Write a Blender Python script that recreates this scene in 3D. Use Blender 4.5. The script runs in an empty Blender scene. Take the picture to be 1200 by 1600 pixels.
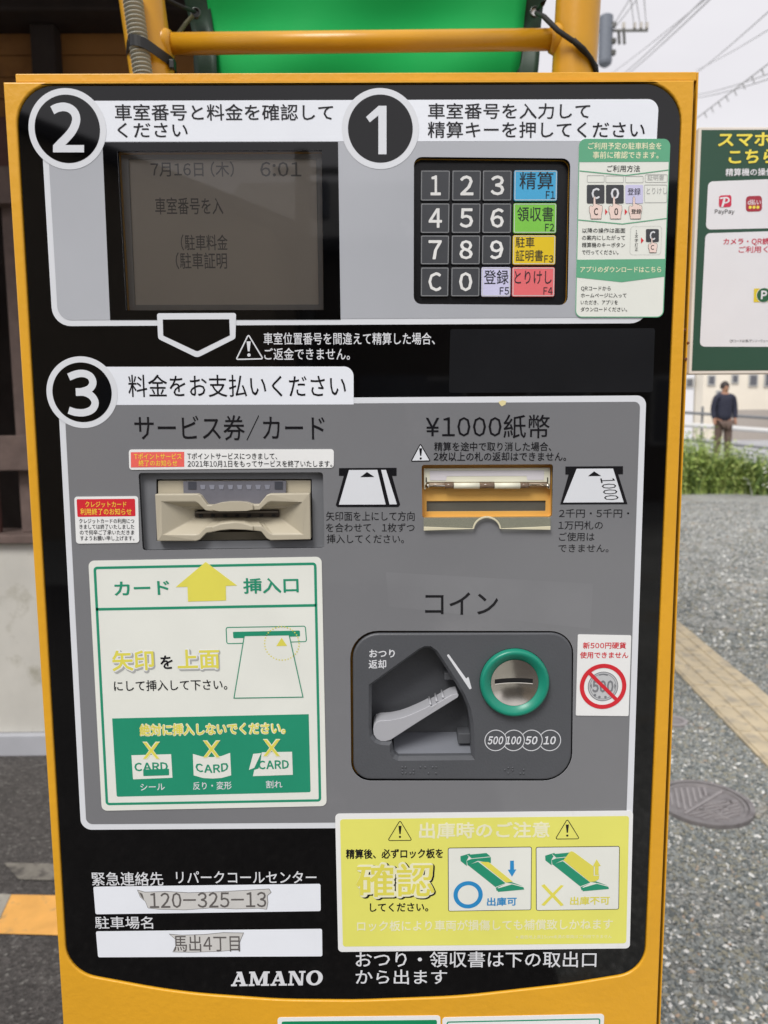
import bpy, bmesh, math, random
import numpy as np
from mathutils import Vector, Matrix
from mathutils.geometry import tessellate_polygon
random.seed(7)
rng = np.random.default_rng(7)
PI = math.pi
scene = bpy.context.scene
COL = scene.collection

# ------------------------------------------------------------------ camera
F = 1202.0
YAW, PITCH, ROLL = -0.00953491, 0.12237793, -0.0071167
CAMLOC = Vector((0.0, -0.56, 1.42))
RM = Matrix.Rotation(YAW, 3, 'Z') @ Matrix.Rotation(PI/2-PITCH, 3, 'X') @ Matrix.Rotation(ROLL, 3, 'Z')
cd = bpy.data.cameras.new('camera')
cam = bpy.data.objects.new('camera', cd); COL.objects.link(cam)
cam.matrix_world = Matrix.Translation(CAMLOC) @ RM.to_4x4()
cd.sensor_fit = 'VERTICAL'; cd.sensor_height = 36; cd.sensor_width = 27
cd.lens = 36*F/1600
cd.clip_start = 0.02; cd.clip_end = 2000
cd.dof.use_dof = True; cd.dof.focus_distance = 0.60; cd.dof.aperture_fstop = 10.5
scene.camera = cam

# ------------------------------------------------------------------ light
SUN_EL, SUN_AZ = 52, -28          # azimuth seen from the machine: in front of it, a little to the left
world = bpy.data.worlds.new('World'); scene.world = world; world.use_nodes = True
wt = world.node_tree; wt.nodes.clear()
wo = wt.nodes.new('ShaderNodeOutputWorld'); bg = wt.nodes.new('ShaderNodeBackground')
sky = wt.nodes.new('ShaderNodeTexSky'); sky.sky_type = 'NISHITA'; sky.sun_disc = False
sky.sun_elevation = math.radians(SUN_EL); sky.sun_rotation = math.radians(180+SUN_AZ)
sky.dust_density = 4; sky.air_density = 1.0
tc = wt.nodes.new('ShaderNodeTexCoord'); mp = wt.nodes.new('ShaderNodeMapping')
mp.inputs['Scale'].default_value = (1, 1, 2.2)
nz = wt.nodes.new('ShaderNodeTexNoise'); nz.inputs['Scale'].default_value = 1.7; nz.inputs['Detail'].default_value = 5; nz.inputs['Roughness'].default_value = .5
cr = wt.nodes.new('ShaderNodeValToRGB')
cr.color_ramp.elements[0].position = .3; cr.color_ramp.elements[0].color = (7.2, 7.0, 7.35, 1)
cr.color_ramp.elements[1].position = .7; cr.color_ramp.elements[1].color = (9.0, 8.8, 9.1, 1)
mx = wt.nodes.new('ShaderNodeMix'); mx.data_type = 'RGBA'; mx.inputs[0].default_value = .93
wt.links.new(tc.outputs['Generated'], mp.inputs[0]); wt.links.new(mp.outputs[0], nz.inputs['Vector'])
wt.links.new(nz.outputs[0], cr.inputs[0]); wt.links.new(sky.outputs[0], mx.inputs[6]); wt.links.new(cr.outputs[0], mx.inputs[7])
wt.links.new(mx.outputs[2], bg.inputs[0]); bg.inputs[1].default_value = 0.0575
wt.links.new(bg.outputs[0], wo.inputs[0])
sl = bpy.data.lights.new('sun', 'SUN'); sl.energy = 1.5; sl.angle = math.radians(24); sl.color = (1, .975, .94)
so = bpy.data.objects.new('sun', sl); COL.objects.link(so)
e, a = math.radians(SUN_EL), math.radians(SUN_AZ)
sdir = Vector((math.sin(a)*math.cos(e), -math.cos(a)*math.cos(e), math.sin(e)))
so.rotation_euler = sdir.to_track_quat('Z', 'Y').to_euler()
so.location = (-3, -6, 9)
scene.view_settings.view_transform = 'Standard'; scene.view_settings.look = 'None'
scene.view_settings.exposure = 0.88; scene.view_settings.gamma = 1
scene.view_settings.use_curve_mapping = False
scene.render.engine = 'CYCLES'
scene.cycles.max_bounces = 6; scene.cycles.transparent_max_bounces = 8

# ------------------------------------------------------------------ measuring: where a sight line meets a plane of the place
def ray(u, v): return RM @ Vector(((u-600)/F, -(v-800)/F, -1))
def at(u, v, y=0.0):
    d = ray(u, v); return CAMLOC + d*((y-CAMLOC.y)/d.y)
def gnd(u, v, z=0.0):
    d = ray(u, v); return CAMLOC + d*((z-CAMLOC.z)/d.z)
def Q(u, v, y=0.0):
    p = at(u, v, y); return (p.x, p.z)
MM = 0.001

# ------------------------------------------------------------------ materials
MATS = {}
def lin(c):
    c = c/255.0
    return c/12.92 if c <= .04045 else ((c+.055)/1.055)**2.4
def M(name, rgb, rough=.5, metal=0, var=0.06, vscale=20, bump=0, bscale=200, coat=0, spec=.5, trans=0, dirt=None):
    if name in MATS: return MATS[name]
    m = bpy.data.materials.new(name); m.use_nodes = True; MATS[name] = m
    t = m.node_tree; b = t.nodes['Principled BSDF']
    col = (lin(rgb[0]), lin(rgb[1]), lin(rgb[2]), 1)
    b.inputs['Roughness'].default_value = rough; b.inputs['Metallic'].default_value = metal
    b.inputs['Coat Weight'].default_value = coat; b.inputs['Specular IOR Level'].default_value = spec
    b.inputs['Coat Roughness'].default_value = .03
    if rough < .1 and not metal: b.inputs['IOR'].default_value = 1.54
    b.inputs['Transmission Weight'].default_value = trans
    co = t.nodes.new('ShaderNodeTexCoord')
    n = t.nodes.new('ShaderNodeTexNoise'); n.inputs['Scale'].default_value = vscale; n.inputs['Detail'].default_value = 6
    t.links.new(co.outputs['Object'], n.inputs['Vector'])
    r = t.nodes.new('ShaderNodeMapRange'); r.inputs[3].default_value = 1-var; r.inputs[4].default_value = 1+var
    r.inputs[1].default_value = .3; r.inputs[2].default_value = .7
    t.links.new(n.outputs[0], r.inputs[0])
    v = t.nodes.new('ShaderNodeVectorMath'); v.operation = 'SCALE'
    v.inputs[0].default_value = col[:3]; t.links.new(r.outputs[0], v.inputs['Scale'])
    out = v.outputs[0]
    if dirt:
        n3 = t.nodes.new('ShaderNodeTexNoise'); n3.inputs['Scale'].default_value = dirt[1]; n3.inputs['Detail'].default_value = 8; n3.inputs['Roughness'].default_value = .65
        t.links.new(co.outputs['Object'], n3.inputs['Vector'])
        r3 = t.nodes.new('ShaderNodeMapRange'); r3.inputs[1].default_value = dirt[2]; r3.inputs[2].default_value = dirt[2]+.14
        r3.inputs[4].default_value = dirt[3]
        t.links.new(n3.outputs[0], r3.inputs[0])
        mm = t.nodes.new('ShaderNodeMix'); mm.data_type = 'RGBA'
        t.links.new(r3.outputs[0], mm.inputs[0]); t.links.new(out, mm.inputs[6])
        mm.inputs[7].default_value = tuple(lin(q) for q in dirt[0])+(1,)
        out = mm.outputs[2]
    t.links.new(out, b.inputs['Base Color'])
    # gloss is never perfectly even: finger grease and wiping marks
    rr = t.nodes.new('ShaderNodeMapRange'); rr.inputs[3].default_value = max(0, rough*.75); rr.inputs[4].default_value = min(1, rough*1.35)
    n4 = t.nodes.new('ShaderNodeTexNoise'); n4.inputs['Scale'].default_value = 9; n4.inputs['Detail'].default_value = 8
    t.links.new(co.outputs['Object'], n4.inputs['Vector']); t.links.new(n4.outputs[0], rr.inputs[0])
    t.links.new(rr.outputs[0], b.inputs['Roughness'])
    if bump:
        n2 = t.nodes.new('ShaderNodeTexNoise'); n2.inputs['Scale'].default_value = bscale; n2.inputs['Detail'].default_value = 3
        t.links.new(co.outputs['Object'], n2.inputs['Vector'])
        bm = t.nodes.new('ShaderNodeBump'); bm.inputs['Strength'].default_value = bump; bm.inputs['Distance'].default_value = .001
        t.links.new(n2.outputs[0], bm.inputs['Height']); t.links.new(bm.outputs[0], b.inputs['Normal'])
    return m
# paints and plastics of the machine
YEL = M('yellow_paint', (226, 166, 40), .36, var=.05, vscale=12, bump=.35, bscale=170, dirt=((190, 130, 40), 60, .66, .35))
YEL2 = M('yellow_pipe_paint', (206, 150, 30), .3, var=.06, vscale=15, bump=.2, bscale=120, dirt=((120, 84, 30), 90, .70, .5))
BLK = M('black_acrylic', (4, 4, 5), .035, var=.1, dirt=((13, 13, 14), 9, .62, .6))
WHT = M('silver_white_print', (222, 225, 230), .05, var=.03, vscale=6, spec=.5)
HDR = M('header_white_print', (236, 240, 247), .05, var=.06, vscale=6)
SIL = M('silver_print', (178, 181, 187), .05, var=.07, vscale=5, dirt=((196, 198, 203), 8, .57, .5))
GRY = M('grey_print', (124, 125, 128), .06, var=.04, vscale=5, dirt=((134, 134, 137), 7, .57, .6))
INK = M('black_ink', (22, 22, 26), .2)
WINK = M('white_ink', (222, 224, 228), .3)
DGL = M('dark_cover_label', (24, 25, 28), .22, var=.12, vscale=18)
STK = M('white_sticker', (237, 238, 237), .33, var=.02, dirt=((200, 200, 196), 25, .62, .5))
PAPER = M('off_white_sticker', (232, 234, 226), .4, var=.03)
GRN = M('green_print', (36, 146, 112), .35, var=.03)
GRN2 = M('bright_green_print', (20, 140, 92), .3, var=.04)
YLP = M('pale_yellow_print', (232, 230, 112), .35, var=.03)
CRM = M('cream_print', (238, 236, 200), .4)
YTX = M('yellow_text_print', (226, 218, 90), .4)
RED = M('red_print', (214, 40, 52), .4)
PNK = M('salmon_print', (240, 105, 95), .4)
RTX = M('orange_text_print', (250, 215, 70), .4)
BLU = M('blue_print', (40, 140, 200), .4)
SGR = M('sage_green_print', (98, 172, 134), .4)
LGR = M('faint_grey_print', (176, 178, 176), .4)
KEY = M('charcoal_key', (66, 68, 72), .35, var=.05, vscale=60)
KLN = M('key_outline', (140, 142, 144), .35)
KPD = M('keypad_black', (20, 21, 24), .25, var=.1, vscale=30)
CUN = M('charcoal_plastic', (82, 84, 88), .45, var=.04, vscale=25, bump=.15, bscale=600)
LEV = M('light_grey_plastic', (172, 173, 178), .38, var=.03)
RING = M('green_plastic', (24, 134, 110), .32, var=.04)
STEEL = M('brushed_steel', (206, 200, 190), .2, metal=1, var=.12, vscale=40, bump=.1, bscale=90)
BEI = M('beige_plastic', (182, 174, 154), .4, var=.03, vscale=30)
CREAM = M('cream_plastic', (226, 224, 204), .4, var=.03)
SMK = M('smoky_plastic', (112, 112, 120), .12, var=.08, vscale=60)
BRN = M('brown_clear_tube', (120, 100, 84), .12, var=.2, vscale=90)
ORG = M('ochre_metal', (222, 174, 92), .3, var=.05)
SLOT = M('slot_dark', (8, 8, 9), .7)
RGREY = M('recess_grey', (118, 120, 124), .4, var=.04)
LCD = M('lcd_surface', (222, 211, 196), .3, var=.05, vscale=10)
LCDF = M('lcd_frame', (165, 163, 160), .3, var=.05)
LCDT = M('lcd_text', (128, 122, 118), .4)
WORN = M('torn_paper', (204, 203, 200), .7, var=.04, vscale=50)
WTXT = M('faded_text', (96, 92, 90), .6)
GASK = M('black_gap', (14, 12, 10), .8)

# ------------------------------------------------------------------ builders
def link(o, parent=None):
    COL.objects.link(o)
    if parent is not None:
        o.parent = parent
        o.matrix_parent_inverse = Matrix.Translation(-WLOC.get(parent.name, Vector((0, 0, 0))))
    return o
WLOC = {}
def thing(name, loc, label, cat, group=None):
    o = bpy.data.objects.new(name, None); o.empty_display_size = .1
    COL.objects.link(o); o.location = loc; WLOC[o.name] = Vector(loc)
    o['label'] = label; o['category'] = cat
    if group: o['group'] = group
    return o
def tagc(o, label, cat, group=None):
    o['label'] = label; o['category'] = cat
    if group: o['group'] = group
    return o
def mesh_obj(name, verts, faces, m, parent=None, smooth=False, label=None, bevel=0, seg=2, mats=None, mi=None):
    me = bpy.data.meshes.new(name); me.from_pydata([tuple(v) for v in verts], [], faces); me.update()
    for q in (mats or [m]): me.materials.append(q)
    if mi is not None: me.polygons.foreach_set('material_index', mi)
    if smooth: me.polygons.foreach_set('use_smooth', [True]*len(me.polygons))
    o = bpy.data.objects.new(name, me); link(o, parent)
    if label: o['label'] = label
    if bevel:
        b = o.modifiers.new('bevel', 'BEVEL'); b.width = bevel; b.segments = seg; b.limit_method = 'ANGLE'; b.angle_limit = math.radians(40)
        b.harden_normals = False
    return o
class MB:
    """collects shapes that belong to ONE part"""
    def __init__(s): s.v = []; s.f = []
    def add(s, v, f):
        n = len(s.v); s.v += [tuple(p) for p in v]; s.f += [tuple(i+n for i in q) for q in f]; return s
    def box(s, x0, x1, y0, y1, z0, z1):
        v = [(x, y, z) for x in (x0, x1) for y in (y0, y1) for z in (z0, z1)]
        return s.add(v, [(0, 1, 3, 2), (4, 6, 7, 5), (0, 4, 5, 1), (2, 3, 7, 6), (0, 2, 6, 4), (1, 5, 7, 3)])
    def plate(s, outer, y0, y1, holes=()):
        loops = [outer]+list(holes)
        flat = [p for l in loops for p in l]; n = len(flat)
        tri = tessellate_polygon([[Vector((p[0], p[1], 0)) for p in l] for l in loops])
        v = [(p[0], y0, p[1]) for p in flat]; f = []
        for t in tri:
            a, b, c = (Vector(flat[i]) for i in t)
            ccw = (b-a).x*(c-a).y-(b-a).y*(c-a).x > 0
            f.append(tuple(t) if ccw else tuple(reversed(t)))
        if y1 is not None and abs(y1-y0) > 1e-9:
            v += [(p[0], y1, p[1]) for p in flat]
            f += [tuple(i+n for i in reversed(q)) for q in f]
            k = 0
            for l in loops:
                m = len(l)
                for i in range(m): 
                    j = (i+1) % m; f.append((k+i, k+j, k+j+n, k+i+n))
                k += m
        return s.add(v, f)
    def rplate(s, outer, y0, y1, b, holes=(), seg=3):
        ins = lambda l, d, hole: inset(l, -d if hole else d)
        face_o = ins(outer, b, False); face_h = [ins(h, b, True) for h in holes]
        s.plate(face_o, y0, None, face_h)
        for l, hole in [(outer, False)]+[(h, True) for h in holes]:
            prev = None
            for k in range(seg+2):
                if k <= seg:
                    a = PI/2*k/seg; loop = ins(l, b*(1-math.sin(a)), hole); y = y0+b*(1-math.cos(a))
                else: loop = l; y = y1
                cur = [(p[0], y, p[1]) for p in loop]
                if prev:
                    n = len(cur); s.add(prev+cur, [(i, (i+1) % n, (i+1) % n+n, i+n) for i in range(n)])
                prev = cur
        return s
    def tube(s, pts, r, n=10, cap=True):
        pts = [Vector(p) for p in pts]; rs = r if isinstance(r, (list, tuple)) else [r]*len(pts)
        v = []; f = []; pn = None
        for i, p in enumerate(pts):
            d = (pts[min(i+1, len(pts)-1)]-pts[max(i-1, 0)]).normalized()
            if pn is None: pn = d.orthogonal().normalized()
            pn = (pn-d*pn.dot(d)).normalized(); bn = d.cross(pn)
            for k in range(n):
                a = 2*PI*k/n; v.append(p+(pn*math.cos(a)+bn*math.sin(a))*rs[i])
        for i in range(len(pts)-1):
            for k in range(n):
                j = (k+1) % n; f.append((i*n+k, i*n+j, (i+1)*n+j, (i+1)*n+k))
        if cap: f.append(tuple(reversed(range(n)))); f.append(tuple(range((len(pts)-1)*n, len(pts)*n)))
        return s.add(v, f)
    def lathe(s, cx, cz, prof, n=48, hole=None):
        """profile of (radius, y) about an axis along y"""
        v = []; f = []
        for (r, y) in prof:
            for k in range(n): v.append((cx+r*math.cos(2*PI*k/n), y, cz+r*math.sin(2*PI*k/n)))
        for i in range(len(prof)-1):
            for k in range(n):
                j = (k+1) % n; f.append((i*n+k, (i+1)*n+k, (i+1)*n+j, i*n+j))
        return s.add(v, f)
    def build(s, name, m, parent=None, fix=True, **k):
        o = mesh_obj(name, s.v, s.f, m, parent, **k)
        if fix:
            b = bmesh.new(); b.from_mesh(o.data); bmesh.ops.recalc_face_normals(b, faces=b.faces); b.to_mesh(o.data); b.free()
        return o
def rpoly(pts, r, n=6):
    """polygon with rounded corners (r: one radius or one per corner)"""
    out = []; N = len(pts); rs = r if isinstance(r, (list, tuple)) else [r]*N
    for i in range(N):
        p = Vector(pts[i]); a = Vector(pts[i-1]); b = Vector(pts[(i+1) % N]); rr = rs[i]
        if rr <= 0: out.append(tuple(p)); continue
        d1 = (a-p); d2 = (b-p); l1 = d1.length; l2 = d2.length; d1 /= l1; d2 /= l2
        ang = math.acos(max(-1, min(1, d1.dot(d2)))); h = ang/2
        t = min(rr/math.tan(h), l1*.49, l2*.49); rr = t*math.tan(h)
        c = p+(d1+d2).normalized()*(rr/math.sin(h))
        s1 = p+d1*t-c; s2 = p+d2*t-c
        a1 = math.atan2(s1.y, s1.x); a2 = math.atan2(s2.y, s2.x); da = (a2-a1+PI) % (2*PI)-PI
        for k in range(n+1):
            q = a1+da*k/n; out.append((c.x+rr*math.cos(q), c.y+rr*math.sin(q)))
    return out
def px(pts, y=0.0): return [Q(u, v, y) for u, v in pts]
def quad(x0, y0, x1, y1): return [(x0, y0), (x1, y0), (x1, y1), (x0, y1)]
def circ(c, r, n=40): return [(c[0]+r*math.cos(2*PI*k/n), c[1]+r*math.sin(2*PI*k/n)) for k in range(n)]
def inset(pts, d):
    """offset a polygon inwards by d"""
    N = len(pts); A = sum(pts[i][0]*pts[(i+1) % N][1]-pts[(i+1) % N][0]*pts[i][1] for i in range(N)); sgn = 1 if A > 0 else -1
    out = []
    for i in range(N):
        a, p, b = Vector(pts[i-1]), Vector(pts[i]), Vector(pts[(i+1) % N])
        e1 = (p-a).normalized(); e2 = (b-p).normalized()
        n1 = Vector((-e1.y, e1.x))*sgn; n2 = Vector((-e2.y, e2.x))*sgn
        k = (n1+n2); k = k/max(.25, k.length_squared)*2
        q = p+k*d; out.append((q.x, q.y))
    return out
def stroke(pts, w, closed=False):
    """a line drawn with width w as a polygon ring"""
    if closed: return inset(pts, -w/2), inset(pts, w/2)
    L = []; R = []
    P = [Vector(p) for p in pts]
    for i, p in enumerate(P):
        d = (P[min(i+1, len(P)-1)]-P[max(i-1, 0)]).normalized(); n = Vector((-d.y, d.x))*w/2
        L.append(tuple(p+n)); R.append(tuple(p-n))
    return L+R[::-1], None
def flat(name, m, parent, y, *polys, **k):
    """flat print: polygons at depth y; a polygon may be (outer, [holes])"""
    b = MB()
    for p in polys:
        if isinstance(p, tuple) and len(p) == 2 and isinstance(p[1], list) and not isinstance(p[0], (int, float)): b.plate(p[0], y, None, p[1])
        else: b.plate(p, y, None)
    return b.build(name, m, parent, fix=False, **k)
def ringp(pts, w):
    o, i = stroke(pts, w, True); return (o, [i])

# text ----------------------------------------------------------------
GL = {}
def glyph(ch, bold):
    k = (ch, round(bold, 4))
    if k in GL: return GL[k]
    if bold > 0:
        V0, F0 = glyph(ch, 0); V = [p+(0,) for p in V0]; Fc = list(F0); n = len(V0)
        rings = [(bold, 14 if bold > .03 else 10 if bold > .015 else 4)] + ([(bold*.5, 6)] if bold > .05 else [])
        q = 0
        for rad, m in rings:
            for i in range(m):
                q += 1; a_ = 2*PI*(i+.5)/m
                V += [(x+rad*math.cos(a_), y+rad*math.sin(a_), q) for x, y in V0]; Fc += [tuple(j+n*q for j in f) for f in F0]
        GL[k] = (V, Fc); return GL[k]
    c = bpy.data.curves.new('glyph', 'FONT'); c.body = ch; c.resolution_u = 2; 
    o = bpy.data.objects.new('glyph', c); COL.objects.link(o); bpy.context.view_layer.update()
    m = o.to_mesh(); V = [(v.co.x, v.co.y) for v in m.vertices]; Fc = [tuple(p.vertices) for p in m.polygons]
    o.to_mesh_clear(); bpy.data.objects.remove(o); bpy.data.curves.remove(c)
    GL[k] = (V, Fc); return GL[k]
HALF = {chr(i): chr(i+0xFEE0) for i in range(33, 127)}
def layout(s, bold, track=0):
    V = []; Fc = []; x = 0; cjk = False
    for ch in s:
        if ch == ' ': x += .3; continue
        if ch == '\u3000': x += 1; continue
        if ch in HALF or ch == '¥':
            v, f = glyph(HALF.get(ch, ch), bold)
            if ch == '/': v = [(p[0]*.62,)+tuple(p[1:]) for p in v]
            x0 = min(p[0] for p in v); x1 = max(p[0] for p in v); pad = .055-bold*.5
            if ch == '1': x0 -= .02
            adv = x1-x0+2*pad; off = pad-x0
        else:
            v, f = glyph(ch, bold); adv = 1.0; off = 0; cjk = True
        n = len(V); V += [(p[0]+x+off, p[1], p[2] if len(p) > 2 else 0) for p in v]; Fc += [tuple(i+n for i in q) for q in f]; x += adv+track
    return V, Fc, cjk
def text(s, box, parent, m, y=-.0004, bold=0.0, tilt=0.0, slant=0, name='lettering', track=0, plane=0.0, warp=None):
    """s is set so that its ink runs from box left to right (pixels measured on the plane) and one em-square tall"""
    V, Fc, cjk = layout(s, bold, track)
    u0, v0, u1, v1 = box
    X0 = min(p[0] for p in V); X1 = max(p[0] for p in V)
    if cjk: Y0, Y1 = -.083, .839
    else: Y0 = min(p[1] for p in V); Y1 = max(p[1] for p in V)
    O = Vector(Q(u0, v1, plane)); U = Vector(Q(u1, v1+tilt, plane))-O; W = Vector(Q(u0, v0, plane))-O
    W = Vector((0, 1))*W.length if abs(tilt) < .5 and not slant else W
    if abs(tilt) >= .5: W = Vector((-U.y, U.x)).normalized()*W.length
    out = []
    for (a, b, lay) in V:
        fx = (a-X0)/(X1-X0); fy = (b-Y0)/(Y1-Y0)
        if warp: fy += warp(fx)
        p = O+U*fx+W*fy
        if slant: p.x += slant*W.length*fy
        out.append((p.x, plane+y-lay*.000003, p.y))
    return mesh_obj(name, out, Fc, m, parent)

def boxy(name, x0, x1, y0, y1, z0, z1, m, parent=None, **k): return MB().box(x0, x1, y0, y1, z0, z1).build(name, m, parent, **k)

# ================================================================== SETTING
def ground_mat(name, cols, sc, bump, rough=.85, patch=None):
    m = bpy.data.materials.new(name); m.use_nodes = True; t = m.node_tree; b = t.nodes['Principled BSDF']
    co = t.nodes.new('ShaderNodeTexCoord')
    vo = t.nodes.new('ShaderNodeTexVoronoi'); vo.inputs['Scale'].default_value = sc; vo.inputs['Randomness'].default_value = 1
    t.links.new(co.outputs['Object'], vo.inputs['Vector'])
    sp = t.nodes.new('ShaderNodeSeparateColor'); t.links.new(vo.outputs['Color'], sp.inputs[0])
    r = t.nodes.new('ShaderNodeValToRGB'); r.color_ramp.interpolation = 'LINEAR'
    while len(r.color_ramp.elements) < len(cols): r.color_ramp.elements.new(.5)
    for e_, (p, c) in zip(r.color_ramp.elements, cols): e_.position = p; e_.color = tuple(lin(q) for q in c)+(1,)
    t.links.new(sp.outputs[0], r.inputs[0])
    n = t.nodes.new('ShaderNodeTexNoise'); n.inputs['Scale'].default_value = 1.3; n.inputs['Detail'].default_value = 9; n.inputs['Roughness'].default_value = .6
    t.links.new(co.outputs['Object'], n.inputs['Vector'])
    mr = t.nodes.new('ShaderNodeMapRange'); mr.inputs[1].default_value = .3; mr.inputs[2].default_value = .7; mr.inputs[3].default_value = .8; mr.inputs[4].default_value = 1.18
    t.links.new(n.outputs[0], mr.inputs[0])
    v = t.nodes.new('ShaderNodeVectorMath'); v.operation = 'SCALE'; t.links.new(r.outputs[0], v.inputs[0]); t.links.new(mr.outputs[0], v.inputs['Scale'])
    out = v.outputs[0]
    if patch:
        n2 = t.nodes.new('ShaderNodeTexNoise'); n2.inputs['Scale'].default_value = patch[1]; n2.inputs['Detail'].default_value = 10; n2.inputs['Roughness'].default_value = .7
        t.links.new(co.outputs['Object'], n2.inputs['Vector'])
        r2 = t.nodes.new('ShaderNodeMapRange'); r2.inputs[1].default_value = patch[2]; r2.inputs[2].default_value = patch[2]+.1; t.links.new(n2.outputs[0], r2.inputs[0])
        mm = t.nodes.new('ShaderNodeMix'); mm.data_type = 'RGBA'; t.links.new(r2.outputs[0], mm.inputs[0]); t.links.new(out, mm.inputs[6]); mm.inputs[7].default_value = tuple(lin(q) for q in patch[0])+(1,)
        out = mm.outputs[2]
    t.links.new(out, b.inputs['Base Color']); b.inputs['Roughness'].default_value = rough
    bm = t.nodes.new('ShaderNodeBump'); bm.inputs['Strength'].default_value = bump; bm.inputs['Distance'].default_value = .006
    t.links.new(vo.outputs['Distance'], bm.inputs['Height']); t.links.new(bm.outputs[0], b.inputs['Normal'])
    return m
GRAVEL = ground_mat('gravel_ground', [(0, (112, 114, 112)), (.45, (143, 145, 141)), (.8, (165, 165, 158)), (.97, (216, 216, 212))], 120, 1.0, patch=((150, 140, 124), 2.2, .56))
ASPH = ground_mat('old_asphalt', [(0, (54, 51, 49)), (.6, (74, 71, 69)), (.93, (86, 82, 80)), (1, (112, 110, 106))], 120, .5)
ROADM = ground_mat('far_road', [(0, (150, 151, 154)), (1, (178, 178, 180))], 30, .2)
def sheet(name, pts, z, m):
    o = mesh_obj(name, [(p[0], p[1], z) for p in pts], [tuple(range(len(pts)))], m); o['kind'] = 'structure'; return o
sheet('ground', [(-300, -300), (300, -300), (300, 300), (-300, 300)], 0.0, GRAVEL)
sheet('asphalt_lot', [(-9, -6), (.45, -6), (.45, 2.9), (-9, 2.9)], .004, ASPH)
# raised road beyond the weeds
rb = MB().box(-30, 60, 14.2, 34, .02, .40).build('far_road', ROADM); rb['kind'] = 'structure'
# painted lines on the asphalt (left)
PO = M('worn_orange_paint', (226, 168, 88), .75, var=.12, vscale=14, bump=.4, bscale=90, dirt=((150, 130, 100), 16, .58, .8))
PG = M('worn_grey_paint', (158, 154, 144), .8, var=.12, vscale=14, dirt=((90, 86, 80), 12, .5, .9))
g = [gnd(-260, 1388), gnd(15, 1402), gnd(92, 1405), gnd(180, 1408), gnd(180, 1473), gnd(88, 1467), gnd(-40, 1463), gnd(-300, 1452)]
def line_sheet(name, uv, z, m): return sheet(name, [(gnd(u, v).x, gnd(u, v).y) for u, v in uv], z, m)
line_sheet('orange_painted_line', [(18, 1402), (240, 1406), (240, 1470), (-10, 1463)], .009, PO)
line_sheet('grey_painted_line', [(-300, 1392), (17.5, 1401.5), (-10.5, 1462.5), (-340, 1452)], .009, PG)
line_sheet('worn_white_line', [(6, 1352), (240, 1356), (240, 1384), (30, 1378)], .009, M('worn_white_paint', (120, 116, 108), .8, var=.2, vscale=30, dirt=((78, 74, 71), 22, .47, .95)))

# ---------------- old wooden building (left, behind)
YB = gnd(0, 1183).y                      # front of the plinth
zt = at(0, 848, YB+.03).z; 
bl = thing('wooden_building', (-1.8, YB+1, 0), 'old timber building with lattice front on a pale concrete base, behind the machine', 'building')
CONC = M('pale_concrete', (200, 198, 190), .8, var=.08, vscale=5, bump=.5, bscale=40, dirt=((150, 146, 128), 6, .55, .7))
PLN = M('plinth_concrete', (176, 178, 184), .8, var=.05, vscale=6)
WD = M('weathered_wood', (104, 88, 82), .8, var=.22, vscale=14, bump=.8, bscale=60)
WRD = M('red_brown_wood', (84, 52, 46), .75, var=.2, vscale=10, bump=.6, bscale=60)
OCH = M('ochre_board', (142, 96, 46), .8, var=.16, vscale=5, bump=.4, bscale=30, dirt=((80, 50, 24), 3, .52, .6))
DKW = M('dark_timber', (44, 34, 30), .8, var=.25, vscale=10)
boxy('plinth', -6, .5, YB, YB+.25, 0.002, at(0, 1150, YB).z, PLN, bl, bevel=.004)
boxy('concrete_base', -6, .5, YB+.03, YB+.25, at(0, 1150, YB).z, zt, CONC, bl, bevel=.006)
boxy('sill_beam', -6, .5, YB+.0, YB+.22, zt, zt+.035, WD, bl, bevel=.004)
# lattice: rails and upright boards
for va, vb in ((681, 736), (257, 316)):
    boxy('rail', -6, .5, YB+.015, YB+.075, at(0, vb, YB).z, at(0, va, YB).z, WD, bl, bevel=.004)
za, zb = zt+.036, at(0, 170, YB).z
k = 0
pitch_ = .165
x0 = at(22, 600, YB+.09).x
for i in range(-24, 13):
    xx = x0+i*pitch_*.8
    if xx > .46: break
    w = .062 if i % 2 == 0 else .04
    dd = random.uniform(-.004, .004)
    boxy('upright', xx, xx+w, YB+.078+dd, YB+.105+dd, za, at(0, 318, YB+.08).z+.09, WD if i % 2 == 0 else WRD, bl, bevel=.003)
for i in range(4):
    xx = at(2, 220, YB+.08).x-1.15*i
    boxy('post', xx-.06, xx+.06, YB+.079, YB+.2, at(0, 300, YB+.1).z+.06, at(0, 170, YB).z-.01, WRD, bl, bevel=.006)
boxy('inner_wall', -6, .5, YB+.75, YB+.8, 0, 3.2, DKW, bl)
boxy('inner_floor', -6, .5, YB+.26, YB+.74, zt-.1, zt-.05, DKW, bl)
zo0, zo1 = at(0, 178, YB).z, at(120, 47, YB+.1).z
boxy('lintel', -6, .5, YB+.08, YB+.16, zo0-.03, zo0+.02, WRD, bl, bevel=.004)
nb = 4
for i in range(nb):                       # ochre boards, one above the other
    h = (zo1-zo0-.02)/nb
    boxy('board', -6, .5, YB+.12+random.uniform(0, .004), YB+.15, zo0+.021+i*h, zo0+.021+(i+1)*h-.003, OCH, bl, bevel=.002)
for i in range(5):
    xx = at(76, 80, YB+.1).x+[0, -1.25, -2.5, .92, 1.8][i]
    if xx < .45: boxy('stud', xx-.047, xx+.047, YB+.04, YB+.119, zo0+.021, zo1, DKW, bl, bevel=.008)
boxy('eaves_beam', -6, .5, YB-.05, YB+.2, zo1, zo1+.22, DKW, bl, bevel=.01)
boxy('soffit', -6.2, .62, YB-.95, YB+.6, zo1+.222, zo1+.25, DKW, bl)
for i in range(12): boxy('rafter', -6+i*.55, -5.94+i*.55, YB-.9, YB-.06, zo1+.13, zo1+.221, DKW, bl)
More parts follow.
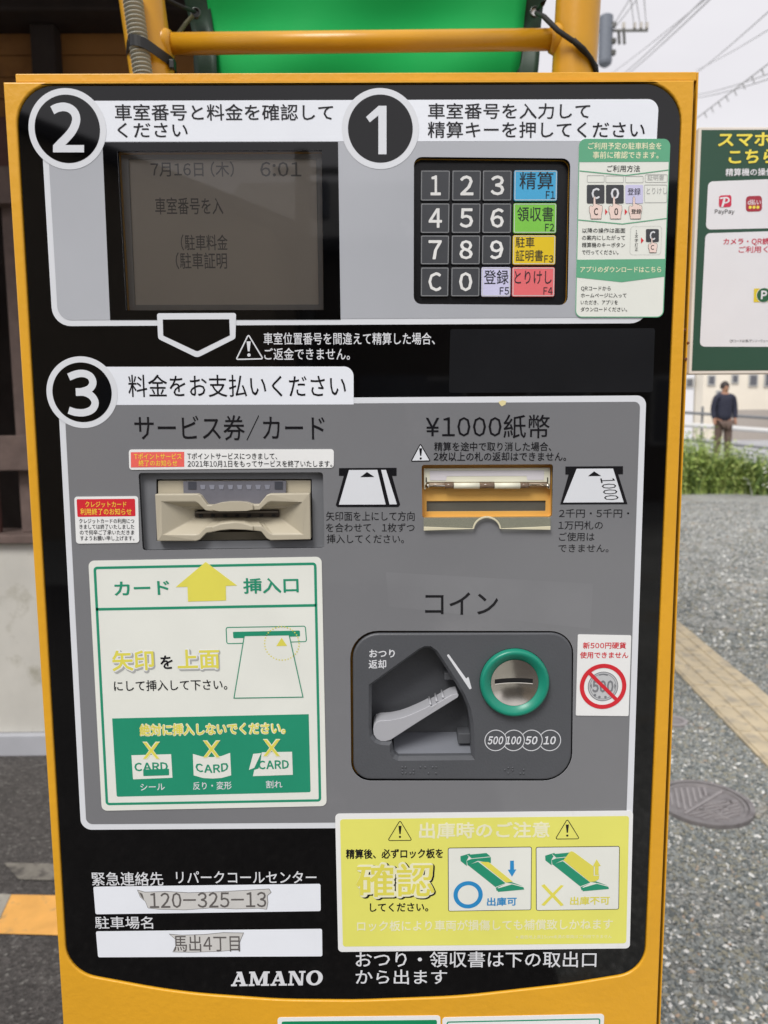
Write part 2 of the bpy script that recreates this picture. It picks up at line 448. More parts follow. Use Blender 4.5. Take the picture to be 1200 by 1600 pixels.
rv = [(-6.4, YB-1.1, zo1+.26), (.75, YB-1.1, zo1+.26), (.75, YB+3.4, zo1+2.1), (-6.4, YB+3.4, zo1+2.1)]
ROOF = M('grey_roof_tile', (70, 72, 76), .5, var=.15, vscale=8)
mesh_obj('roof', rv+[(p[0], p[1], p[2]+.12) for p in rv], [(0, 1, 2, 3), (7, 6, 5, 4), (0, 4, 5, 1), (1, 5, 6, 2), (2, 6, 7, 3), (3, 7, 4, 0)], ROOF, bl)
boxy('back_wall', -6, .5, YB+.82, YB+3.2, 0.002, zo1+.2, CONC, bl)

# ---------------- tactile strip on the right
tp = thing('tactile_strip', (1.8, 3.4, 0), 'beige tactile paving strip of ribbed tiles running across the gravel', 'tactile paving')
TAC = M('beige_tactile', (188, 174, 146), .8, var=.12, vscale=9, bump=.5, bscale=120, dirt=((150, 142, 128), 14, .5, .8))
A = Vector((gnd(1060, 980).x, gnd(1060, 980).y)); B = Vector((gnd(1200, 1090).x, gnd(1200, 1090).y))
Cc = Vector((gnd(1060, 1055).x, gnd(1060, 1055).y)); Dd = Vector((gnd(1200, 1215).x, gnd(1200, 1215).y))
dirn = ((A-B).normalized()+(Cc-Dd).normalized()).normalized(); nrm = Vector((dirn.y, -dirn.x))     # to the right
wid = abs((B-Cc).dot(nrm)); org = Cc-dirn*2.9
TS = .30
for i in range(0, 17):
    s0 = org+dirn*(i*TS+.0015); s1 = org+dirn*((i+1)*TS-.0015)
    b = MB(); z0 = .002; z1 = .012+random.uniform(0, .002)
    def pr(p, q, w, za, zb_, b=b):
        a1 = p; a2 = p+nrm*w; c1 = q; c2 = q+nrm*w
        b.add([(t.x, t.y, z) for z in (za, zb_) for t in (a1, a2, c2, c1)], [(3, 2, 1, 0), (4, 5, 6, 7), (0, 1, 5, 4), (1, 2, 6, 5), (2, 3, 7, 6), (3, 0, 4, 7)])
    pr(s0, s1, wid, z0, z1)
    for k in range(4):
        o_ = nrm*(wid*(.04+k*.25)); pr(s0+dirn*.006+o_, s1-dirn*.006+o_, wid*.17, z1-.001, z1+.005)
    b.build('tile', TAC, tp, bevel=.0015, seg=1)

# ---------------- manhole covers
IRON = M('worn_iron', (132, 128, 128), .5, metal=.25, var=.12, vscale=30, bump=.4, bscale=300, dirt=((90, 82, 84), 20, .55, .7))
IRON2 = M('worn_iron_raised', (158, 153, 153), .42, metal=.3, var=.1, vscale=40)
def disc(b, cx, cy, prof, n=56):
    v = []; f = []
    for r, z in prof:
        for k in range(n): v.append((cx+r*math.cos(2*PI*k/n), cy+r*math.sin(2*PI*k/n), z))
    for i in range(len(prof)-1):
        for k in range(n):
            j = (k+1) % n; f.append((i*n+k, i*n+j, (i+1)*n+j, (i+1)*n+k))
    return b.add(v, f)
mc = gnd(1100, 1258); mcx, mcy, mr_ = mc.x, mc.y, .157
mh = thing('manhole_cover', (mcx, mcy, 0), 'round iron manhole cover with wavy relief set in the gravel', 'manhole cover')
disc(MB(), mcx, mcy, [(mr_+.012, .001), (mr_+.012, .016), (mr_-.006, .016), (mr_-.006, .004)]).build('frame_ring', IRON, mh)
disc(MB(), mcx, mcy, [(mr_-.009, .002), (mr_-.009, .013), (mr_-.022, .013), (mr_-.024, .009), (.0005, .009)]).build('lid', IRON, mh)
rel = MB()
def strip(b, pts, w, z0, z1):
    L, _ = stroke(pts, w)
    n = len(L); v = [(p[0], p[1], z0) for p in L]+[(p[0], p[1], z1) for p in L]; m_ = n//2
    f = [(n+i, n+i+1, n+n-2-i, n+n-1-i) for i in range(m_-1)]+[(i, (i+1) % n, n+(i+1) % n, n+i) for i in range(n)]
    b.add(v, f)
def inside(p): return (p[0]**2+p[1]**2) < (mr_-.03)**2
ang = math.radians(38)
strip(rel, [(mcx+t*math.cos(ang), mcy+t*math.sin(ang)) for t in (-.13, 0, .13)], .009, .009, .0135)
for k in range(9):
    off = -.115+k*.016
    pts = []
    for i in range(23):
        t = -.14+i*.0127; q = (t, off-.02+.006*math.sin(t*70+k)+t*.1)
        rx = q[0]*math.sin(ang)+q[1]*math.cos(ang)
        if inside(q) and q[1] < q[0]*math.tan(ang)-.012: pts.append((mcx+q[0], mcy+q[1]))
    if len(pts) > 2: strip(rel, pts, .005, .009, .0128)
for k in range(9):
    c0 = (-.12+k*.022, .0)
    pts = [(c0[0]+s*.3-.02, s) for s in np.linspace(-.1, .13, 12)]
    pts = [(mcx+q[0], mcy+q[1]) for q in pts if inside(q) and q[1] > q[0]*math.tan(ang)+.012]
    if len(pts) > 2: strip(rel, pts, .0075, .009, .0128)
for (x_, y_) in ((.06, -.045), (.02, -.075), (.095, .0), (-.03, -.05)): disc(rel, mcx+x_, mcy+y_, [(.012, .009), (.012, .0128), (.006, .0128), (.006, .009)], 16)
rel.build('relief_pattern', IRON2, mh)
sc_ = gnd(1052, 1129)
sv = thing('valve_cover', (sc_.x, sc_.y, 0), 'small round iron valve cover beside the machine near the tactile strip', 'valve cover')
disc(MB(), sc_.x, sc_.y, [(.062, .001), (.062, .012), (.046, .012), (.044, .004)]).build('frame_ring', IRON2, sv)
disc(MB(), sc_.x, sc_.y, [(.043, .001), (.043, .009), (.0005, .009)]).build('lid', IRON, sv)

# ---------------- loose stones: nobody could count them
def stones(name, n, ylo, yhi, smin, smax, xa, xb, mats, wts):
    octv = np.array([(1, 0, 0), (-1, 0, 0), (0, 1, 0), (0, -1, 0), (0, 0, 1), (0, 0, -.6), (.6, .6, .55), (-.6, -.6, .5)], float)
    octf = [(0, 2, 6), (2, 4, 6), (4, 0, 6), (2, 1, 4), (1, 3, 7), (3, 4, 7), (4, 1, 7), (3, 0, 4), (2, 0, 5), (1, 2, 5), (3, 1, 5), (0, 3, 5)]
    octf = np.array(octf)
    V = np.zeros((n, 8, 3)); MI = np.zeros((n, 12), int)
    y = ylo+(yhi-ylo)*rng.random(n)**1.35
    d = y-CAMLOC.y
    x = d*(xa+(xb-xa)*rng.random(n))
    keep = np.ones(n, bool)
    keep &= ((x-mcx)**2+(y-mcy)**2) > (mr_+.02)**2
    keep &= ((x-sc_.x)**2+(y-sc_.y)**2) > .065**2
    rel_ = (x-org.x)*nrm.x+(y-org.y)*nrm.y
    keep &= ~((rel_ > -.0) & (rel_ < wid))
    # bare trodden patches
    pn = np.sin(x*7+1.3)*np.cos(y*5-.7)+.6*np.sin(x*17+y*11)
    keep &= ~((pn > .75) & (rng.random(n) < .8))
    s = smin+(smax-smin)*rng.random(n)**2.2
    for a in range(n):
        pass
    an = rng.random(n)*2*PI; sx = s*(.8+.7*rng.random(n)); sy = s*(.6+.5*rng.random(n)); sz = s*(.35+.5*rng.random(n))
    J = 1+.35*(rng.random((n, 8))-.5)
    P = octv[None]*J[..., None]
    P[..., 0] *= sx[:, None]; P[..., 1] *= sy[:, None]; P[..., 2] *= sz[:, None]
    tl = (rng.random(n)-.5)*.8; c, s_ = np.cos(tl)[:, None], np.sin(tl)[:, None]
    X = P[..., 0]*c-P[..., 2]*s_; Z = P[..., 0]*s_+P[..., 2]*c; Y = P[..., 1]
    c, s_ = np.cos(an)[:, None], np.sin(an)[:, None]
    V[..., 0] = X*c-Y*s_+x[:, None]; V[..., 1] = X*s_+Y*c+y[:, None]; V[..., 2] = Z+sz[:, None]*.35+.001
    V = V[keep]; n = len(V)
    Fi = (octf[None]+(np.arange(n)*8)[:, None, None]).reshape(-1, 3)
    mi = rng.choice(len(mats), n, p=wts); MI = np.repeat(mi, 12)
    me = bpy.data.meshes.new(name); me.from_pydata(V.reshape(-1, 3).tolist(), [], Fi.tolist()); me.update()
    for q in mats: me.materials.append(q)
    me.polygons.foreach_set('material_index', MI.tolist())
    o = bpy.data.objects.new(name, me); COL.objects.link(o); o['kind'] = 'stuff'; return o
SM = [M('stone_grey', (140, 144, 142), .8, var=.15, vscale=60), M('stone_dark', (104, 110, 110), .8, var=.15, vscale=60), M('stone_olive', (146, 144, 130), .8, var=.12, vscale=60),
      M('stone_white', (222, 222, 218), .6, var=.05), M('stone_tan', (178, 158, 138), .8, var=.1)]
tagc(stones('gravel', 46000, .9, 4.2, .0035, .0095, .30, .60, SM, [.43, .27, .225, .06, .015]), 'loose grey and white crushed stones on the ground right of the machine', 'gravel')
tagc(stones('far_gravel', 20000, 4.0, 12, .006, .016, .30, .60, SM, [.38, .22, .29, .10, .01]), 'paler crushed stones beyond the tactile strip, right up to the weeds', 'gravel')

# ---------------- weeds at the lot's edge
def weeds(name, n, xr, yr, hfun, cols, wts, label):
    V = []; Fc = []; mi = []
    for i in range(n):
        x = random.uniform(*xr); y = random.uniform(*yr); h = hfun(x)*(random.uniform(.3, .85) if random.random() < .88 else random.uniform(.85, 1.35))
        lean = random.uniform(-.4, .4)*h; lean2 = random.uniform(-.25, .25)*h; w = random.uniform(.005, .012)
        a = random.random()*PI; dx, dy = math.cos(a)*w, math.sin(a)*w
        k = len(V); c = rng.choice(len(cols), p=wts)
        V += [(x-dx, y-dy, 0), (x+dx, y+dy, 0), (x+lean*.4+dx, y+lean2*.4+dy, h*.6), (x+lean*.4-dx, y+lean2*.4-dy, h*.6), (x+lean, y+lean2, h)]
        Fc += [(k, k+1, k+2, k+3), (k+3, k+2, k+4)]; mi += [c, c]
        for q in range(9):                                        # leaves
            t = random.uniform(.25, 1); zz = h*t; cx = x+lean*t*t; cy = y+lean2*t*t; L = random.uniform(.04, .11); aa = random.random()*2*PI
            k = len(V); ux, uy = math.cos(aa), math.sin(aa)
            V += [(cx, cy, zz), (cx+ux*L*.5-uy*.018, cy+uy*L*.5+ux*.018, zz+L*.35), (cx+ux*L, cy+uy*L, zz+L*random.uniform(-.2, .5)), (cx+ux*L*.5+uy*.018, cy+uy*L*.5-ux*.018, zz+L*.2)]
            Fc.append((k, k+1, k+2, k+3)); mi.append(c)
    o = mesh_obj(name, V, Fc, cols[0], mats=cols, mi=mi); o['kind'] = 'stuff'; tagc(o, label, 'weeds'); return o
WG = [M('weed_green', (150, 172, 88), .6, var=.2, vscale=8), M('weed_light', (184, 198, 116), .6, var=.2, vscale=8), M('weed_dark', (104, 128, 68), .6, var=.2, vscale=8), M('weed_flower', (236, 238, 226), .6)]
xg = at(1065, 700, 13.6).x; xh = at(1160, 700, 13.6).x
weeds('weeds', 4200, (xg-1.2, xh+.2), (13.2, 14.15), lambda x: .62+.18*math.sin(x*3.3)+(.25 if x < xg+.35 else 0), WG, [.45, .3, .25, 0], 'bright green weeds at the gravel edge beside the machine')
weeds('flowering_weeds', 3600, (xh-.1, xh+3), (12.9, 14.0), lambda x: .55+.12*math.sin(x*4), WG, [.25, .17, .55, .03], 'darker weeds dotted with small white flowers, further right')

# ---------------- guard fence on the road
RAILM = M('white_rail_paint', (214, 214, 212), .5, var=.06); RAILD = M('grey_rail', (120, 122, 124), .5)
fn = thing('guard_fence', (8, 17, .4), 'white pipe guard fence along the road beyond the weeds', 'fence')
for va, vb, m_, r_ in ((645, 653, RAILD, .035), (664, 673, RAILM, .055), (688, 700, RAILD, .03)):
    p = at(1075, va, 17.6); q = at(1200, vb, 16.2); d = (q-p); 
    MB().tube([p-d*3, q+d*4], r_, 10).build('rail', m_, fn)
p = at(1075, 664, 17.6); q = at(1200, 664, 16.2); d = q-p
for k in range(-3, 6):
    c = p+d*(k*.9+.2); MB().tube([(c.x, c.y+.06, .4), (c.x, c.y+.06, 1.62)], .03, 8).build('post', RAILD, fn)

# ---------------- houses beyond the road
HW = M('cream_house_wall', (232, 224, 208), .8, var=.03, vscale=1); HW2 = M('white_house_wall', (222, 224, 230), .8, var=.03)
WN = M('window_dark', (96, 98, 104), .15, var=.1); WF = M('window_frame_grey', (180, 180, 178), .4); HR = M('house_roof', (92, 94, 100), .6)
def house(x0, x1, y0, y1, h, wall, wins, label, name='house', zb=.4, roof='gable', roofm=HR, winm=WN):
    t = thing(name, ((x0+x1)/2, (y0+y1)/2, zb), label, 'house')
    boxy('wall', x0, x1, y0, y1, zb, h, wall, t)
    xm = (x0+x1)/2
    if roof == 'gable':
        ym = (y0+y1)/2; e_ = .5; rh = (y1-y0)*.28
        v = [(x0-e_, y0-e_, h), (x1+e_, y0-e_, h), (x1+e_, ym, h+rh), (x0-e_, ym, h+rh), (x1+e_, y1+e_, h), (x0-e_, y1+e_, h)]
        mesh_obj('roof', v+[(a, b, c+.18) for a, b, c in v], [(0, 1, 2, 3), (3, 2, 4, 5), (9, 8, 7, 6), (11, 10, 8, 9), (0, 6, 7, 1), (5, 4, 10, 11), (1, 7, 8, 2), (2, 8, 10, 4), (0, 3, 9, 6), (3, 5, 11, 9)], roofm, t)
    else:
        boxy('roof', x0-.15, x1+.15, y0-.15, y1+.15, h, h+.25, roofm, t)
    yf = y0 if y0 > 0 else y1; sg = -1 if y0 > 0 else 1
    for (a, b, c, d_) in wins:
        f = boxy('window', a-.06, b+.06, min(yf, yf+sg*.06), max(yf, yf+sg*.06), c-.06, d_+.06, WF, t)
        MB().box(a, b, min(yf+sg*.061, yf+sg*.075), max(yf+sg*.061, yf+sg*.075), c, d_).build('pane', winm, f)
    return t
yh = 33.0
def hx(u): return at(u, 620, yh).x
def hz(v): return at(1130, v, yh).z
house(hx(1040), hx(1096), yh+.8, yh+7, 6.2, HW2, [(hx(1083), hx(1092), hz(602), hz(591)), (hx(1062), hx(1070), hz(602), hz(591))], 'white house with a small dark window, right against the machine edge')
house(hx(1098), hx(1222), yh, yh+8, 7.0, HW, [(hx(1106), hx(1114), hz(600), hz(588)), (hx(1143), hx(1150), hz(597), hz(587)), (hx(1170), hx(1180), hz(602), hz(587)), (hx(1194), hx(1206), hz(603), hz(585)), (hx(1120), hx(1132), hz(632), hz(612))], 'cream house with several dark windows under the green sign')
gw = boxy('garden_wall', hx(1100), hx(1260), yh-2.2, yh-2, .4, hz(641), M('grey_block_wall', (168, 160, 152), .8, var=.08), None); tagc(gw, 'low grey wall in front of the cream house', 'wall')
gf = thing('gate_fence', (hx(1195), yh-3, .4), 'dark slatted gate before the cream house at the photo edge', 'gate')
for k in range(9): boxy('slat', hx(1187)+k*.13, hx(1187)+k*.13+.07, yh-3.0, yh-2.95, .45, hz(618), M('dark_gate', (96, 92, 90), .5), gf)
boxy('gate_post', hx(1187)-.16, hx(1187)-.05, yh-3.03, yh-2.92, .4, hz(614), MATS['dark_gate'], gf)

# ---------------- person standing by the road
def person(cx, cy, z0, H):
    t = thing('person', (cx, cy, z0), 'person in dark navy top standing on the road behind the weeds', 'person')
    s = H/1.7
    SK = M('skin', (176, 132, 108), .6); HR_ = M('dark_hair', (52, 44, 42), .6); NV = M('navy_cloth', (42, 44, 62), .8, var=.1); BR = M('brown_cloth', (104, 86, 78), .8, var=.1); TE = M('teal_shoe', (110, 150, 136), .7)
    def P(x, y, z): return Vector((cx+x*s, cy+y*s, z0+z*s))
    def skin(name, V, E, R, m, lv=2):
        me = bpy.data.meshes.new(name); me.from_pydata([tuple(P(*v)) for v in V], E, []); me.update(); me.materials.append(m)
        o = bpy.data.objects.new(name, me); link(o, t)
        sm = o.modifiers.new('skin', 'SKIN'); sm.use_smooth_shade = True
        for i, r in enumerate(R):
            rr = r if isinstance(r, tuple) else (r, r); me.skin_vertices[0].data[i].radius = (rr[0]*s, rr[1]*s)
        me.skin_vertices[0].data[0].use_root = True
        sb = o.modifiers.new('sub', 'SUBSURF'); sb.levels = lv; sb.render_levels = lv
        return o
    V = [(0, 0, .95), (0, 0, 1.12), (0, 0, 1.32), (0, 0, 1.43), (0, 0, 1.50), (0, -.01, 1.58), (0, -.015, 1.68),
         (.17, 0, 1.40), (.22, .01, 1.15), (.21, -.06, .92), (.21, -.08, .84), (-.17, 0, 1.40), (-.22, .01, 1.15), (-.21, -.06, .92), (-.21, -.08, .84),
         (.09, 0, .88), (.10, -.02, .5), (.10, .01, .09), (.11, -.14, .03), (-.09, 0, .88), (-.10, .02, .5), (-.10, .04, .09), (-.11, -.11, .03)]
    E = [(0, 1), (1, 2), (2, 3), (3, 4), (4, 5), (5, 6), (3, 7), (7, 8), (8, 9), (9, 10), (3, 11), (11, 12), (12, 13), (13, 14), (0, 15), (15, 16), (16, 17), (17, 18), (0, 19), (19, 20), (20, 21), (21, 22)]
    R = [(.14, .10), (.13, .09), (.15, .1), (.08, .07), .05, (.075, .09), (.06, .075), .055, .042, .032, .035, .055, .042, .032, .035, .085, .058, .04, .035, .085, .058, .04, .035]
    skin('body', V, E, R, SK)
    Vj = [(0, 0, .88), (0, 0, 1.12), (0, 0, 1.32), (0, 0, 1.43), (.18, 0, 1.40), (.225, .01, 1.15), (.215, -.05, .95), (-.18, 0, 1.40), (-.225, .01, 1.15), (-.215, -.05, .95)]
    skin('jacket', Vj, [(0, 1), (1, 2), (2, 3), (3, 4), (4, 5), (5, 6), (3, 7), (7, 8), (8, 9)], [(.185, .145), (.165, .13), (.18, .13), (.09, .08), .075, .06, .045, .075, .06, .045], NV)
    Vt = [(0, 0, .93), (.09, 0, .86), (.10, -.02, .5), (.10, .01, .14), (-.09, 0, .86), (-.10, .02, .5), (-.10, .04, .14)]
    skin('trousers', Vt, [(0, 1), (1, 2), (2, 3), (0, 4), (4, 5), (5, 6)], [(.15, .12), .1, .075, .055, .1, .075, .055], BR)
    b = MB(); c = P(0, .01, 1.62)
    n = 12
    v = []; f = []
    for i in range(7):
        th = PI*i/6*.62
        for k in range(n): v.append((c.x+.088*s*math.sin(th)*math.cos(2*PI*k/n), c.y+.105*s*math.sin(th)*math.sin(2*PI*k/n)+.01, c.z+.115*s*math.cos(th)))
    for i in range(6):
        for k in range(n): j = (k+1) % n; f.append((i*n+k, (i+1)*n+k, (i+1)*n+j, i*n+j))
    b.add(v, f).build('hair', HR_, t, smooth=True)
    for sx_ in (.11, -.11):
        q = P(sx_, -.07 if sx_ > 0 else -.04, .0)
        MB().box(q.x-.045*s, q.x+.045*s, q.y-.13*s, q.y+.12*s, q.z, q.z+.09*s).build('shoe', TE, t, bevel=.03)
pp = at(1131, 650, 14.9)
person(pp.x, 14.9, .40, 1.66)

# ---------------- utility pole with transformer and wires
UM = M('grey_transformer', (116, 122, 132), .5, var=.05); UP = M('concrete_pole', (150, 150, 148), .8); WIRE = M('wire', (206, 206, 208), .6); INS = M('insulator', (196, 190, 180), .3); UD = M('dark_steel', (88, 88, 84), .6)
YP = 16.0
up = thing('utility_pole', (at(925, 60, YP).x, YP, 0), 'utility pole with grey transformer behind the right yellow post', 'utility pole')
c = at(922, 60, YP); MB().tube([(c.x, YP, 0), (c.x, YP, 11)], [.17, .11], 14).build('pole', UP, up)
t0 = at(945, 30, YP); t1 = at(944, 100, YP)
MB().lathe(0, 0, [(0, 0)]) if False else None
def vlathe(cx, cy, prof, n=20):
    b = MB(); v = []; f = []
    for r, z in prof:
        for k in range(n): v.append((cx+r*math.cos(2*PI*k/n), cy+r*math.sin(2*PI*k/n), z))
    for i in range(len(prof)-1):
        for k in range(n): j = (k+1) % n; f.append((i*n+k, i*n+j, (i+1)*n+j, (i+1)*n+k))
    return b.add(v, f)
rT = .135
vlathe(t0.x, YP-.1, [(0.001, t0.z+.02), (rT*.8, t0.z+.02), (rT, t0.z), (rT, t1.z), (rT*.9, t1.z-.05), (.05, t1.z-.1), (0.001, t1.z-.1)]).build('transformer', UM, up, smooth=False)
for v_ in (45, 70, 88):
    z = at(945, v_, YP).z; MB().box(t0.x+rT*.6, t0.x+rT+.05, YP-.2, YP-.1, z-.04, z+.04).build('bracket', UD, up)
z = at(960, 48, YP).z; x1 = at(1012, 48, YP).x
MB().box(c.x, x1, YP-.03, YP+.02, z-.018, z+.018).build('crossarm', M('galvanised', (120, 120, 116), .6), up)
for u_ in (955, 974, 991, 1001, 1010):
    q = at(u_, 42, YP); MB().tube([(q.x, YP-.02, z+.03), (q.x, YP-.02, z+.14)], .035, 8).build('insulator', INS, up)
for u_ in (966, 974):
    q = at(u_, 60, YP); MB().tube([(q.x, YP-.02, z-.03), (q.x+.02, YP-.02, z-.26)], .03, 8).build('fuse', UD, up)
def wire(p, q, r, label, sag=.15, m=WIRE):
    P0, P1 = Vector(p), Vector(q); pts = []
    for i in range(13):
        t = i/12; v = P0.lerp(P1, t); v.z -= sag*4*t*(1-t); pts.append(v)
    o = MB().tube(pts, r, 6).build('power_line', m); tagc(o, label, 'wire', 'overhead wires'); return o
def W2(u0, v0, y0, u1, v1, y1, ext=.6):
    p, q = at(u0, v0, y0), at(u1, v1, y1); d = q-p; return p-d*.05, q+d*ext
WL = [((955, 115, 24), (1100, -5, 12), 'thin wire rising past the transformer, left of the thick close pair', .015),
      ((978, 112, 22), (1092, 0, 12), 'left wire of the thick close pair rising to the top edge', .02), ((985, 112, 22), (1102, 0, 12), 'right wire of the thick close pair rising to the top edge', .02),
      ((1080, 120, 18), (1200, 12, 10), 'wire meeting the right photo edge highest up', .014), ((1090, 108, 18), (1200, 40, 10), 'wire meeting the right photo edge just below the highest', .011),
      ((1090, 147, 14), (1200, 108, 9), 'upper of the two flat wires over the green sign', .011), ((1090, 152, 14), (1200, 116, 9), 'lower of the two flat wires over the green sign', .011)]
for a_, b_, lb, r_ in WL:
    p, q = W2(*a_, *b_); wire(p, q, r_*.72, lb, sag=.06)
for u_, u2 in ((991, 985), (1001, 993), (1010, 1006)):
    p = at(u_, 42, YP); q = at(u2, -10, 10); wire(p, q+(q-p)*.5, .009, 'thin wire rising from the crossarm insulator at '+{991: 'its middle', 1001: 'its second tip', 1010: 'its outer tip'}[u_], sag=.02)
for u_, u2 in ((955, 988), (960, 1000)):
    p = at(u_, 44, YP); q = at(u2, -10, 11); wire(p, q+(q-p)*.5, .009, 'thin slanting wire beside the transformer, '+('steeper' if u_ == 955 else 'flatter')+' of two', sag=.02)
# hanging communication cable with clips
cb = thing('clipped_cable', at(1145, 150, 9.5), 'cable with small hanging clips above the green sign', 'cable')
p, q = W2(1092, 182, 11, 1200, 100, 8.5); pts = [p.lerp(q, i/14) for i in range(15)]
MB().tube(pts, .009, 6).build('cable', WIRE, cb)
for i in range(1, 14):
    c_ = p.lerp(q, i/14+.02); MB().tube([c_, c_+Vector((.035, 0, -.07))], .009, 5).build('clip', WIRE, cb)

# ---------------- what stands behind the photographer (seen mirrored in the black panel)
RH = M('dark_house_wall', (96, 88, 78), .8, var=.1, vscale=2); RW = M('beige_house_wall', (150, 138, 120), .8, var=.08, vscale=2); DR = M('dark_roof', (52, 52, 56), .6, var=.1, vscale=3)
def mir(u, v, dist):
    d = ray(u, v); p0 = at(u, v, 0); d = Vector((d.x, -d.y, d.z)); return p0+d*(dist/abs(d.y))
hb = thing('roadside_house', (-4, -9, 0), 'dark gabled house mirrored in the upper left of the black panel', 'house')
a0 = mir(34, 200, 8.3); a1 = mir(165, 250, 8.3); a2 = mir(420, 352, 8.3)
zl = a2.z-.1
v = [(a0.x-5, -8.5, 0), (a2.x, -8.5, 0), (a2.x, -8.5, a2.z), (a1.x, -8.5, a1.z), (a0.x, -8.5, a0.z), (a0.x-5, -8.5, a0.z+1.2)]
n = len(v); vb = [(x_, y_-7, z_) for x_, y_, z_ in v]
mesh_obj('wall', v+vb, [tuple(range(n)), tuple(range(2*n-1, n-1, -1))]+[(i, i+n, (i+1) % n+n, (i+1) % n) for i in range(n)], RW, hb)
tri = [(a0.x-5, a0.z+1.2), (a0.x, a0.z), (a1.x, a1.z), (a2.x+.3, a2.z-.12)]
vv = [(x_, -8.3, z_+.01) for x_, z_ in tri]+[(x_, -15.9, z_+.03) for x_, z_ in tri]; vv += [(x_, y_, z_+.16) for x_, y_, z_ in vv]
ff = []
for i in range(3): ff += [(i, i+1, i+5, i+4), (i+8, i+12, i+13, i+9), (i, i+8, i+9, i+1), (i+4, i+5, i+13, i+12)]
mesh_obj('roof', vv, ff+[(0, 4, 12, 8), (3, 11, 15, 7)], DR, hb)
for i in range(3): MB().box(-3.2+i*1.5, -2.4+i*1.5, -8.49, -8.44, .9, 1.9).build('window', WN, hb)
zr = mir(900, 300, 12).z
house(mir(420, 300, 12).x-.5, mir(1400, 300, 12).x, -19, -12, mir(700, 400, 12).z, RH, [(.5+i*2, 1.4+i*2, 1.0, 2.0) for i in range(4)], 'long dark house mirrored low in the black panel', name='roadside_house', zb=0, roofm=DR)
pq = thing('utility_pole', mir(475, 400, 9), 'utility pole mirrored in the upper right of the display glass', 'utility pole')
pq.location.z = 0; WLOC[pq.name] = Vector((pq.location.x, pq.location.y, 0))
px_ = pq.location.x; py_ = pq.location.y; zt_ = mir(475, 238, 9).z
MB().tube([(px_, py_, 0), (px_, py_, zt_)], [.13, .09], 12).build('pole', UD, pq)
MB().box(px_-.35, px_+.45, py_-.04, py_+.04, zt_-.25, zt_-.18).build('crossarm', UD, pq)
MB().tube([(px_+.2, py_, zt_-.75), (px_+.2, py_, zt_-.35)], .12, 12).build('transformer', UM, pq)

# ================================================================== PAYMENT MACHINE
DT = Q(500, 126.6, -.0035)[1]; CT = Q(500, 112.5, .001)[1]
XL = -.2512; XR = .2199
mach = thing('payment_machine', (-.015, .2, 0), 'yellow parking payment machine with glossy black front panel, keypad and coin lever', 'payment machine')
# case behind the door
cxl = Q(22, 300, .014)[0]-.0; cxl = at(22, 118, .001).x; cxr = at(1093, 122, .001).x
boxy('case', cxl, cxr-.001, .034, .40, .06, CT-.001, YEL, mach, bevel=.004, seg=3)
boxy('base_plinth', cxl+.02, cxr-.02, .03, .38, .003, .06, M('plinth_dark', (60, 60, 60), .6), mach, bevel=.003)
# rim of the case: frames the door at the top and right
b = MB(); b.box(XR+.0035, cxr-.0005, .001, .0339, .0605, CT-.0005); b.box(cxl+.0008, XR+.0034, .001, .0339, DT+.0014, CT-.0005)
b.build('case_rim', YEL, mach, bevel=.002, seg=3)
boxy('door_gap', XL+.006, XR+.003, .0325, .0338, .07, DT+.001, GASK, mach)
# door with window for the panel
dl = px([(39, 133), (1020, 128), (1062, 170), (1062-.0395*1090, 1280), (1014, 1475), (968, 1520), (852, 1538), (716, 1553), (560, 1560), (440, 1560), (280, 1547), (160, 1526), (111, 1475), (104, 1400)])
panel_out = rpoly([Q(28, 136.5), Q(1063, 133.2), Q(1004, 1512.5), Q(880, 1533), Q(716, 1551.5), Q(560, 1557.5), Q(440, 1556.5), Q(280, 1545), Q(108.5, 1513)], [.026, .026, .024, .5, .5, .5, .5, .5, .027], 9)
hole = rpoly([Q(34, 134.5), Q(1062, 131), Q(1006.5, 1514.5), Q(880, 1535), Q(716, 1553.5), Q(560, 1559.5), Q(440, 1558.5), Q(280, 1547), Q(107, 1515)], [.026, .020, .024, .5, .5, .5, .5, .5, .027], [1, 1, 9, 9, 9, 9, 9, 9, 9][0] if False else 9)
hole = inset(panel_out, -.0009)
door = MB().rplate([(XL, .065), (XR, .065), (XR, DT), (XL, DT)], -.0035, .0005, .0011, [hole]).build('door', YEL, mach)
boxy('door_backing', XL+.0005, XR-.0005, .0006, .0124, .0655, DT-.0005, YEL, mach, bevel=.001) if False else None
# chips in the paint at the door's right edge
for (u, v) in ((1070, 515), (1075, 536), (1071.5, 561)):
    q = Q(u, v, .001); MB().lathe(q[0], q[1], [(.0011, .0008), (.0008, .0003), (.0001, .0003)], 8).build('paint_chip', M('rust_spot', (120, 70, 40), .8), mach)

# openings cut through the panel
kp_o = rpoly(px([(646.5, 247), (890, 249.5), (885.5, 477.5), (646, 476)]), .0055, 5)
lcd_o = px([(185, 238), (503, 236.5), (506, 485), (199, 485.8)])
cr_o = rpoly(px([(218, 738.5), (505, 737.5), (507.5, 855), (224.5, 859)]), .0022, 3)
bl_o = rpoly(px([(658.5, 726), (863, 725), (861.5, 807), (659.5, 808.5)]), .0018, 3)
cu_o = rpoly(px([(547, 984), (895, 984.5), (892.5, 1217.5), (549, 1217.5)]), [.021, .018, .022, .015], 8)
ob = [kp_o, lcd_o, cr_o, bl_o, cu_o]
pan = MB().plate(panel_out, -.0022, .0012, ob).build('front_panel', BLK, mach)
# back of each opening
y1, y2, y3, y4 = -.0024, -.0026, -.0028, -.0030
def QP(pts): return px(pts, y1)
